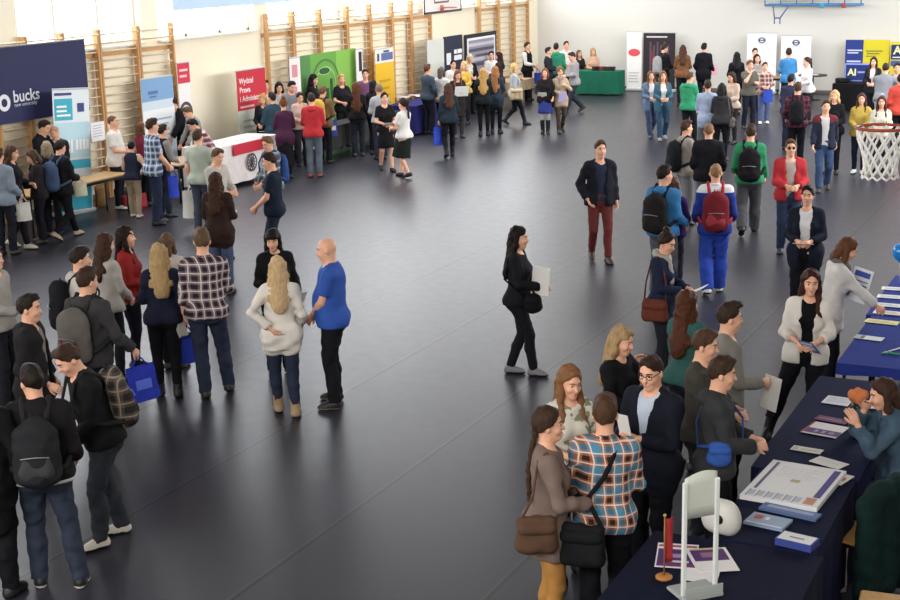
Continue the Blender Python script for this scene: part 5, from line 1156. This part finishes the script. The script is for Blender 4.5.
q = Person(341, 74, 1.78, 20, 'blonde woman in black T-shirt in front of green wall', ('bob', '#b08c56'), ('tee', '#201e24'), ('slim', '#1c1c22'), '#222222', ('hold', 'hold'), 'stand', sex='f')
q = Person(356, 82, 1.74, 178, 'woman with very long auburn hair and dark jeans, from behind', ('long', '#5a3524', 1.08), ('sweater', '#221f22'), J('#252d38'), '#4a4a4a', ('bent', 'hold'), 'stand', sex='f')
q = Person(365, 69, 1.82, 5, 'man in mauve shirt standing before right end of green wall', ('short', '#2c1f1c'), ('shirt', '#7a4a70'), ('suit', '#24242c'), '#222222', ('hold', 'hold'), 'stand')
q = Person(373, 80, 1.76, 150, 'woman with black hair in dark top facing the yellow roll-up', ('bob', '#1c1a20'), ('sweater', '#2a2a34'), ('slim', '#1c1e26'), '#222222', ('hold', 'hold'), 'stand', sex='f')
q = Person(379, 84, 1.74, 200, 'person in pale grey top between black-haired woman and yellow roll-up', ('short', '#7a6a58'), ('sweater', '#a8a8ac'), ('jeans', '#2c3040'), '#333333', ('hold', 'hold'), 'stand')
q = Person(384, 92, 1.74, 15, 'woman in black blouse and black shorts walking, bare legs', ('pony', '#2a1d18'), ('blouse', '#1b191c'), ('skirt', '#17171b', .36), '#17171a', ('hold', 'hold'), 'stepL', sex='f', inner=None)
q.paper(2, 'white papers held by woman in black blouse', w=.28, h=.21, pitch=1.2)
q = Person(403, 98, 1.70, 235, 'woman in white blouse and dark skirt, bare legs, seen from the side', ('pony', '#32231c', 1.34), ('blouse', '#dfdad6'), ('skirt', '#1f2622', .42), '#17171a', ('hold', 'hold'), 'step', sex='f', w=1.1)
# --- far left crowd by the dark boards
q = Person(427, 64, 1.82, 130, 'man in blue-grey sweater and dark trousers by the indigo table', ('short', '#5a3c2c'), ('sweater', '#3f4c5c'), ('jeans', '#22242c'), '#1c1c1e', ('pocket', 'hold'), 'stand')
q = Person(441, 67, 1.72, 150, 'woman with grey-brown bob in white jacket with black front', ('bob', '#5a5148'), ('jacket', '#d4d2ce'), ('slim', '#1c1c22'), '#222222', ('hold', 'hold'), 'stand', sex='f')
q = Person(453, 60, 1.7, 20, 'man with dark hair in white shirt before navy folding board', ('short', '#2a201c'), ('shirt', '#d9d2ca'), ('suit', '#22242a'), '#222222', ('hold', 'hold'), 'stand')
q = Person(464, 61, 1.72, 330, 'blonde woman in a yellow top', ('bob', '#c4a878'), ('sweater', '#d4a81e'), ('slim', '#2a2a30'), '#222222', ('hold', 'hold'), 'stand', sex='f')
q = Person(470, 54, 1.74, 20, 'older woman with white hair in black cardigan', ('bob', '#d8cbb4'), ('cardigan', '#1f1c20'), ('slim', '#1c1c22'), '#222222', ('hold', 'hold'), 'stand', sex='f', inner='#d0c8c0', head=(0, .3))
q = Person(481, 48, 1.80, 15, 'person with reddish brown hair in black before the framed picture', ('curly', '#5a2622'), ('sweater', '#1b1b20'), ('jeans', '#1c1c22'), '#222222', ('hold', 'hold'), 'stand', head=(0, .2))
q = Person(491, 51, 1.72, 10, 'dark-haired person in white shirt before the framed picture', ('short', '#2a1f1c'), ('shirt', '#dcd8d6'), ('suit', '#22242c'), '#222222', ('hold', 'hold'), 'stand')
q = Person(499, 52, 1.76, 260, 'woman with dark brown hair in a brown coat, facing left', ('long', '#2c1d1a', 1.3), ('coat', '#3a2c2e'), ('slim', '#1c1c22'), '#222222', ('hold', 'hold'), 'stand', sex='f')
q = Person(448, 83, 1.74, 190, 'woman with long brown hair in dark denim jacket walking away with blue bag', ('long', '#4a3024', 1.2), ('jacket', '#25303c'), ('slim', '#17181e'), (.22, '#17171a'), ('hold', 'down'), ((.1, .2, 0), (-.1, -.2, .3)), sex='f')
q.handbag(1, 'bright blue bag carried by the woman in dark denim jacket', '#2c50d4', w=.26, h=.42, d=.07, drop=.06)
q = Person(458, 70, 1.74, 15, 'woman with brown hair holding up a white sheet', ('longf', '#6a4a38', 1.2), ('coat', '#2c2624'), ('slim', '#3a3a3c'), '#4a4a4a', ('holdhi', 'holdhi'), 'stand', sex='f', head=(0, .35))
q.paper(2, 'white sheet held up by the brown-haired woman', w=.36, h=.28, pitch=.4)
q = Person(483, 68, 1.74, 178, 'blonde woman with long hair, black top, black leggings, from behind', ('long', '#b58c50', 1.12), ('jacket', '#1e2426'), ('leggings', '#16161a'), (.05, '#17171a'), ('hold', 'hold'), 'stand', sex='f')
q = Person(495, 66, 1.75, 165, 'woman with reddish blonde hair in slate blue top, from behind', ('long', '#9a6a40', 1.1), ('long', '#2f3c4c'), ('leggings', '#16161c'), (.05, '#17171a'), ('hold', 'hold'), 'stand', sex='f')
q = Person(514, 63, 1.72, 100, 'blonde woman in pale coat striding right, big beige bag', ('bob', '#c4a468'), ('jacket', '#a9b0b8'), ('slim', '#1b1b20'), (.15, '#1a1a1c'), ('down', 'strap'), 'walk', sex='f')
q.shoulderbag(1, 'big beige shopping bag on the blonde woman in pale coat', '#c4ae88', z=.95, w=.44, h=.4, cross=False)
q = Person(527, 42, 1.82, 60, 'man in black waistcoat with white sleeves by the room corner', ('short', '#3a2a22'), ('vest', '#1c1c20'), ('suit', '#1b1b22'), '#1a1a1c', ('hold', 'bent'), 'stand', inner='#dcd8d4')
q.handbag(1, 'blue bag of the man in black waistcoat', '#2a3fb0', w=.26, h=.34)
q = Person(545, 68, 1.68, 355, 'girl in black coat and blue skirt, pale tights, knee boots', ('bob', '#7a4c34'), ('jacket', '#201c20'), ('skirt', '#2c3a86', .34), (.3, '#17171a'), ('hold', 'bent'), 'close', sex='f', socks='#a8a49e')
q.paper(0, 'white leaflet held by girl in blue skirt', w=.24, h=.14, pitch=.8)
q = Person(560, 67, 1.70, 15, 'woman in beige coat with grey scarf and brown boots', ('curly', '#7a5a40'), ('long', '#b59c7c'), ('leggings', '#4a3c30'), (.2, '#3a2c24'), ('hold', 'strap'), 'step', sex='f', scarf='#8a8078', hem=.72)
q.shoulderbag(1, 'black handbag on the woman in beige coat', '#1c1b1e', z=.86, w=.34, h=.26, cross=False)
q.paper(0, 'lilac leaflet held by the woman in beige coat', '#b0a4d0', w=.2, h=.26, pitch=.2, off=(0, .05, -.08))
q = Person(571, 52, 1.82, 290, 'man in grey shirt reading, dark jeans, near green table', ('short', '#3a2a24'), ('shirt', '#9a9698'), J('#262c3a'), '#2c2c30', ('hold', 'hold'), 'walkL', head=(0, .4))
q = Person(556, 43, 1.84, 172, 'man in green hoodie near the far corner, from behind', ('short', '#2c2220'), ('hoodie', '#1f8a66'), J('#2a3040'), '#222222', ('bent', 'bent'), 'stand', w=1.15)
q = Person(566, 41, 1.84, 20, 'man in white shirt facing man in green hoodie at far corner', ('short', '#33261f'), ('shirt', '#d8d0ca'), ('suit', '#24262c'), '#222222', ('hold', 'hold'), 'stand')
q = Person(548, 47, 1.76, 80, 'person in dark top left of the man in green hoodie, far corner', ('short', '#2c221e'), ('sweater', '#2a2c34'), ('jeans', '#22242c'), '#222222', ('hold', 'hold'), 'stand')
q = Person(579, 50, 1.70, 30, 'woman with brown hair in dark top behind the green table', ('bob', '#6a4c36'), ('sweater', '#2c2a2c'), ('slim', '#22222a'), '#222222', ('hold', 'hold'), 'sit', sit=.50, sex='f')
chair('chair', 'chair of the brown-haired woman behind the green table', (q.loc[0], q.loc[1], 0), q.rz)
q = Person(593, 48, 1.72, 20, 'blonde woman in peach top behind the green table', ('bob', '#b08a5c'), ('blouse', '#d0a48a'), ('slim', '#22222a'), '#222222', ('hold', 'hold'), 'sit', sit=.60, sex='f')
chair('chair', 'chair of the blonde woman behind the green table', (q.loc[0], q.loc[1], 0), q.rz)
# --- far wall and right-hand crowd
q = Person(665, 44, 1.80, 130, 'young man in black with white and grey backpack at the dark roll-up', ('short', '#3a2620'), ('jacket', '#1e1d22'), ('jeans', '#24262e'), '#222222', ('hold', 'bent'), 'stand', head=(-.3, .2))
q.backpack('white and grey backpack at the dark roll-up', '#9a9a9c', strap='#3a3a3a', ex=.034)
q = Person(683, 45, 1.80, 180, 'woman with long brown hair in rust-brown jacket at far wall', ('longer', '#4a3022', 1.22), ('jacket', '#7a4c2c'), ('slim', '#1e2026'), '#222222', ('hold', 'hold'), 'stand', sex='f')
q = Person(704, 43, 1.84, 165, 'man in black jacket with a pink folder at the far wall', ('short', '#2a211e'), ('jacket', '#1a1a20'), ('suit', '#1c1c24'), '#222222', ('bent', 'bent'), 'stand', hem=.76)
q.paper(0, 'pink folder under the arm of the man in black jacket', '#e0a0ac', w=.24, h=.3, pitch=.1, yaw=1.2, off=(.03, -.06, .05))
q = Person(651, 71, 1.68, 15, 'girl in pale denim jacket walking arm in arm, left one', ('longf', '#6a4a34', 1.2), ('blazer', ('denim', '#5a708e'), 'wide'), J('#33405e'), '#3a4656', ('hold', 'hold'), 'walk', sex='f', inner='#d4d4d8')
q = Person(663, 71, 1.70, 10, 'girl in teal denim jacket walking arm in arm, right one', ('longf', '#7a5638', 1.2), ('blazer', ('denim', '#2f5c70'), 'wide'), J('#2c4a66'), '#8a8a86', ('hold', 'hold'), 'step', sex='f', inner='#dcdcdc')
q = Person(690, 72, 1.74, 150, 'man in bright green hoodie beside the denim girls', ('short', '#5a4030'), ('hoodie', '#1f9a68'), ('jeans', '#1d1f26'), '#222222', ('hold', 'hold'), 'step', head=(-.4, .1))
q.handbag(0, 'white bag held by man in bright green hoodie', '#dcdcdc', w=.12, h=.2, d=.05)
q = Person(708, 80, 1.76, 178, 'man in pale blue shirt and grey trousers, from behind', ('short', '#33281f'), ('shirt', '#9fb0cc'), ('suit', '#5a5a5c'), '#8a6a4a', ('hold', 'hold'), 'wide', w=1.05, hem=.78)
q = Person(722, 83, 1.72, 170, 'person in dark grey hoodie and black leggings, from behind', ('bob', '#22201f'), ('hoodie', '#323236'), ('leggings', '#16161a'), '#4a4844', ('hold', 'hold'), 'stand', sex='f')
q.shoulderbag(1, 'grey shoulder bag on person in dark grey hoodie', '#5c5650', cross=False, z=.9)
q = Person(731, 72, 1.72, 320, 'woman in pale beige top facing left beside dark grey hoodie', ('bob', '#3a2a24'), ('sweater', '#c4aa98'), ('slim', '#2a2a30'), '#222222', ('hold', 'hold'), 'stand', sex='f', head=(0, .3))
q = Person(737, 52, 1.74, 190, 'woman in long black dress with black hair at the far wall', ('long', '#17151a', 1.28), ('coat', '#17161a'), ('leggings', '#17161a'), '#17171a', ('hold', 'hold'), 'stand', sex='f')
q = Person(750, 60, 1.76, 30, 'man in grey-green T-shirt drinking, dark jeans', ('short', '#6a4a38'), ('tee', '#5c5a52'), ('jeans', '#1e2230'), '#222222', ('face', 'holdhi'), 'stand2', head=(0, .1))
q = Person(757, 54, 1.74, 20, 'woman with dark hair in grey jacket before the left white roll-up', ('long', '#2c2220', 1.28), ('jacket', '#8a8684'), ('slim', '#26262e'), '#222222', ('hold', 'hold'), 'stand', sex='f')
q = Person(755, 48, 1.74, 10, 'person with dark hair right against the left white roll-up', ('short', '#2a2428'), ('sweater', '#c4c0c0'), ('jeans', '#26262e'), '#222222', ('hold', 'hold'), 'stand')
q = Person(765, 62, 1.62, 10, 'boy in pinkish plaid shirt, blue jeans and white trainers', ('short', '#4a3428'), ('shirt', ('plaid', '#a8847c', '#6a3c40', '#d4c0b4', 9)), J('#4c5f8c'), '#e4e2de', ('hold', 'hold'), 'stand')
q.handbag(1, 'blue bag hanging beside the boy in pinkish plaid', '#2a4ab8', w=.3, h=.36, drop=.05)
q = Person(789, 48, 1.80, 195, 'man in bright blue shirt before the right white roll-up', ('short', '#3a2a22'), ('shirt', '#2f86c4'), ('suit', '#262a36'), '#222222', ('hold', 'hold'), 'stand')
q = Person(807, 57, 1.74, 300, 'woman in white with dark ponytail by the right white roll-up', ('pony', '#3a2824', 1.2), ('shirt', '#e2dee0'), ('slim', '#2a2a32'), '#222222', ('hold', 'hold'), 'stand', sex='f', lean=.1)
q = Person(791, 74, 1.74, 160, 'person in navy jacket in front of maroon plaid man', ('short', '#241d1e'), ('jacket', '#343852'), ('jeans', '#22263a'), '#222222', ('hold', 'hold'), 'stand')
q = Person(798, 82, 1.80, 178, 'man in maroon plaid jacket with black backpack, from behind', ('short', '#4a362a'), ('shirt', ('plaid', '#5a2436', '#3a1a2a', '#7a4450', 9)), ('jeans', '#1a1a20'), '#1c1c20', ('holdhi', 'bent'), 'stand', w=1.1)
q.backpack('small black backpack on man in maroon plaid', '#1c1c20', size=.9)
q.handbag(0, 'black bag at the side of the man in maroon plaid', '#1a1a1e', w=.26, h=.26)
q = Person(826, 100, 1.76, 5, 'young man in navy jacket with red sleeves and jeans walking towards us', ('short', '#4a3022'), ('jacket', ('yoke', '#242a3c', '#6a2430', 1.32), 'open'), J('#2f466a'), '#2a2622', ('swf', 'swb'), 'step', inner='#c8c4c4', head=(.1, 0))
q = Person(835, 90, 1.72, 345, 'blonde woman in black behind the man with red sleeves', ('long', '#c4a470', 1.25), ('jacket', '#1a1a1e'), ('slim', '#1c1c22'), '#222222', ('hold', 'hold'), 'stand', sex='f')
q = Person(862, 93, 1.66, 355, 'young woman in yellow jacket and dark jeans, white shoes', ('longf', '#4a3024', 1.2), ('jacket', '#c8aa36'), ('slim', '#1e2236'), '#e0ded8', ('hold', 'hold'), 'stand2', sex='f')
q = Person(882, 96, 1.64, 0, 'young woman in cream top seen just above the basketball rim', ('longf', '#4a2a24', 1.2), ('sweater', '#d6ccb8'), ('slim', '#22242c'), '#222222', ('hold', 'hold'), 'stand', sex='f')
q = Person(874, 57, 1.72, 350, 'woman with long dark hair in dark blazer before yellow backdrop', ('longf', '#33231f', 1.22), ('blazer', '#20222a'), ('slim', '#1c1c22'), '#222222', ('hold', 'hold'), 'stand', sex='f', inner='#d8cccc')
q = Person(886, 63, 1.82, 175, 'man in grey shirt and pale trousers bent over black table', ('short', '#33271f'), ('shirt', '#83868e'), ('jeans', '#b4b8be'), '#3a3a3a', ('out', 'reachlow'), 'stand', lean=.35, w=1.2)
q = Person(901, 74, 1.74, 190, 'person in orange-red jacket cut off by the right edge', ('short', '#2c2220'), ('jacket', '#d8402c'), ('jeans', '#1c1c22'), '#222222', ('bent', 'bent'), 'stand', w=1.1)
q = Person(897, 63, 1.74, 10, 'person in grey top behind the table before the AT box', ('short', '#2a2422'), ('sweater', '#6a7080'), ('jeans', '#22242c'), '#222222', ('hold', 'hold'), 'stand')
# --- centre and right
q = Person(600, 140, 1.88, 12, 'man in black jacket and maroon trousers, hand in pocket', ('short', '#4a3426'), ('jacket', '#1c1e28', 'hood', 'open'), ('slim', '#6a2c28'), '#3a2a28', ('pocket', 'down'), 'stepL', inner='#2a3048', head=(.15, 0))
q = Person(686, 120, 1.80, 115, 'young man in grey hoodie with black body and black backpack', ('short', '#4a3426'), ('hoodie', '#a29a92'), ('loose', '#7a7a7c'), '#2c2c2c', ('hold', 'hold'), 'stand2')
q.backpack('black backpack on young man in grey hoodie', '#1f2128', ex=.03)
q = Person(709, 123, 1.82, 178, 'man in black jacket with short fair hair, from behind', ('buzz', '#7a5a40'), ('jacket', '#1c1b22'), J('#5a6470'), '#222222', ('bent', 'bent'), 'step', w=1.08)
q = Person(751, 124, 1.88, 178, 'man in green hoodie with black backpack walking away', ('short', '#3c2c22'), ('hoodie', '#1f8a5a'), ('loose', '#4c4b50'), '#2a2828', ('swf', 'bent'), 'walk')
q.backpack('black backpack on the man in green hoodie walking away', '#1c1a1e', ex=.03)
q = Person(791, 139, 1.78, 8, 'man in red jacket with dark sunglasses facing us', ('short', '#5a4232'), ('jacket', '#b81f2a', 'hood', 'open'), J('#2a3552'), '#2c3036', ('hold', 'hold'), 'stand2', inner='#b0a49c', glasses='sun')
q = Person(808, 185, 1.74, 355, 'woman in dark navy suit jacket and white shirt reading a sheet', ('short', '#1b171a'), ('blazer', '#1c2030', 'wide'), ('suit', '#17181f'), '#17171a', ('hold', 'hold'), 'stand', sex='f', inner='#dfdde2', w=1.12)
q.paper(2, 'white sheet in the hands of the woman in navy suit', w=.24, h=.18, pitch=1.35, off=(0, .04, .0))
q = Person(664, 165, 1.84, 150, 'man in bright blue hoodie with black backpack, from behind', ('short', '#241b18'), ('hoodie', '#2a78b4'), ('loose', '#56575c'), '#3a3a3c', ('bent', 'bent'), 'stand', head=(-.5, 0))
q.backpack('black backpack on the man in bright blue hoodie', '#231f20', ex=.03)
q = Person(673, 177, 1.60, 150, 'person in purple jacket mostly hidden by the man in blue hoodie', ('long', '#4a3022'), ('hoodie', '#4a2a72'), J('#3a3c48'), '#333333', ('hold', 'hold'), 'stand')
q = Person(716, 163, 1.84, 183, 'man in blue and white tracksuit with red backpack walking away', ('buzz', '#8a6a4c'), ('jacket', ('yoke', '#233a98', '#e0dee4', 1.42)), ('loose', '#2448b4'), '#d4d6d2', ('bent', 'bent'), 'step')
q.backpack('red backpack on the man in blue and white tracksuit', '#7a1c28', pocket='#a8343c', strap='#b02832', ex=.034)
q = Person(669, 232, 1.70, 70, 'woman in navy top with hair bun and grey scarf, reading a sheet', ('bun', '#2a1c18'), ('long', '#1f2742'), ('slim', '#22242e'), '#222222', ('hold', 'hold'), 'stand', sex='f', scarf='#a8a29c', head=(-.2, .35))
q.paper(2, 'white sheet read by the woman with hair bun', w=.26, h=.22, pitch=1.1)
q.shoulderbag(1, 'reddish brown leather handbag hanging by woman with hair bun', '#6a3426', z=.9, w=.34, h=.26, cross=False)
q = Person(519, 226, 1.74, 78, 'woman all in black with long dark hair holding white folder', ('long', '#1c1615', 1.18), ('sweater', '#1b1b20'), ('slim', '#1a1b22'), '#77757a', ('hold', 'hold'), 'cross', sex='f', head=(-.1, .1))
q.paper(2, 'white folder held upright by the woman all in black', '#e2dfdc', w=.23, h=.31, pitch=.15, yaw=1.15, off=(.10, -.06, .08), name='folder', cat='folder', th=.012)
q.shoulderbag(1, 'small black bag hanging in front of woman all in black', '#17171a', z=.93, w=.17, h=.15, cross=False, y=.19, x=.15)
q = Person(852, 238, 1.72, 105, 'woman in white cardigan with brown bob bending to the blue table', ('bob', '#5c3a26'), ('cardigan', '#d4cfcc'), ('slim', '#1b1b20'), '#222222', (((.16, .46, 1.10), (.5, -.3, -1)), ((.05, .22, 1.18), (.7, -.5, -.6))), 'stand', sex='f', inner='#6a6468', lean=.2, head=(-.1, .35), scarf='#6a6468')
q.paper(1, 'white folder with a blue square held by woman in white cardigan', '#e0e0e6', w=.24, h=.36, pitch=.1, yaw=.7, off=(.02, -.02, .08), name='folder', cat='folder', mark='#3a54a4')
q = Person(812, 269, 1.73, 0, 'woman in white blazer and black top, dark auburn hair, facing us', ('longf', '#3b211c', 1.22, -1), ('blazers', '#ddd7cf'), ('capri', '#15161b'), (.2, '#1a1a1d'), ('hold', 'hold'), ((.34, .06, 0), (-.07, 0, 0)), sex='f', inner='#121214', head=(.1, .1), tilt=-.03)
q.paper(1, 'blue and white brochure held by the woman in white blazer', '#4f6aa6', w=.15, h=.22, pitch=.9, yaw=-.5, off=(.02, .04, 0), mark='#dfe4ec')
q = Person(687, 290, 1.70, 140, 'woman with long chestnut hair in teal top', ('long', '#4c2a1a', 1.16), ('sweater', '#2c5c58'), ('slim', '#22242c'), '#222222', ('hold', 'hold'), 'stand', sex='f')
q = Person(730, 302, 1.80, 105, 'young man in grey sweatshirt and black trousers, quiff', ('quiff', '#33281f'), ('sweater', '#84807a'), ('jeans', '#17171c'), '#222222', ('hold', 'pocket'), 'stand', head=(0, .1))
q.paper(0, 'white papers held low by young man in grey sweatshirt', '#e2dfdc', w=.2, h=.28, pitch=.2, yaw=.4, off=(0, .03, -.1))
q = Person(706, 329, 1.76, 80, 'young man in dark green-grey sweater, in profile', ('short', '#463224'), ('sweater', '#46433c'), J('#22262e'), '#222222', ('hold', 'hold'), 'stand', head=(0, .15))
q = Person(723, 356, 1.76, 95, 'young man in charcoal hoodie with blue-pocket bag', ('short', '#3a2a1f'), ('hoodie', '#37383a'), ('jeans', '#18191e'), '#222222', ('hold', 'hold'), 'stand', head=(0, .15))
q.shoulderbag(1, 'bag with bright blue flap on young man in charcoal hoodie', '#2c5cb4', z=1.10, w=.17, h=.15, d=.07, cross=True, strapcol='#2a4a90', x=.25)
q = Person(624, 326, 1.70, 60, 'blonde woman in black touching her face', ('long', '#a08460', 1.22), ('sweater', '#17161a'), ('slim', '#1c1c22'), '#222222', ('hold', 'face'), 'stand', sex='f', head=(0, .25))
q = Person(650, 355, 1.80, 325, 'man with glasses in dark navy suit and pale blue shirt', ('short', '#33241c'), ('blazer', '#191c28'), ('suit', '#15161c'), '#17171a', ('holdhi', 'holdhi'), 'stand', inner='#b9c6da', glasses='clear', head=(.1, .25), w=1.08)
q.paper(2, 'white slip in the hands of the man with glasses', w=.1, h=.2, pitch=.3, off=(0, .02, .08))
q = Person(605, 395, 1.80, 178, 'man in orange, blue and white plaid shirt with black messenger bag', ('short', '#4a3426'), ('shirt', ('plaid', '#bf6a3a', '#2a2426', '#d9d4cc', 14, '#3d86a6')), ('jeans', '#17181d'), '#222222', ('hold', 'hold'), 'stand')
q.shoulderbag(-1, 'large black messenger bag across man in orange plaid shirt', '#1a1a1e', z=.82, w=.36, h=.32, x=.14, y=-.235, yaw=1.45)
q = Person(546, 406, 1.74, 95, 'woman with long braid in taupe tunic and mustard trousers', ('braid', '#3a2a20'), ('tunic', '#7c6860'), ('slim', '#b07a2c'), '#3a3028', ('hold', 'hold'), 'stand', sex='f', w=1.05)
q.shoulderbag(1, 'brown leather bag on shoulder of woman with long braid', '#5a4030', z=.95, w=.3, h=.26, cross=False, y=-.1)
q = Person(571, 366, 1.70, 25, 'young woman with long light brown hair and pale floral blouse', ('longf', '#7a5438', 1.2), ('blouse', ('spots', '#d8d2c4', '#8a8a70')), ('slim', '#20222a'), '#222222', ('hold', 'hold'), 'stand', sex='f', head=(.1, .2))
q = Person(881, 378, 1.76, 285, 'seated woman in denim jacket leaning on elbows at navy table', ('bob', '#3c2820'), ('jacket', ('denim', '#3c5468')), ('jeans', ('denim', '#2c3a50')), '#222222', (('at', (.06, .36, 1.10), (.6, .1, -1)), ('at', (-.20, .47, 1.07), (-.2, .2, -1))), 'sit', sit=.56, sex='f', lean=.35, head=(0, .1), loc=None)
g_ = q.loc; chair('chair', 'chair under the seated woman in denim jacket', (g_[0], g_[1], 0), q.rz, '#b08040')
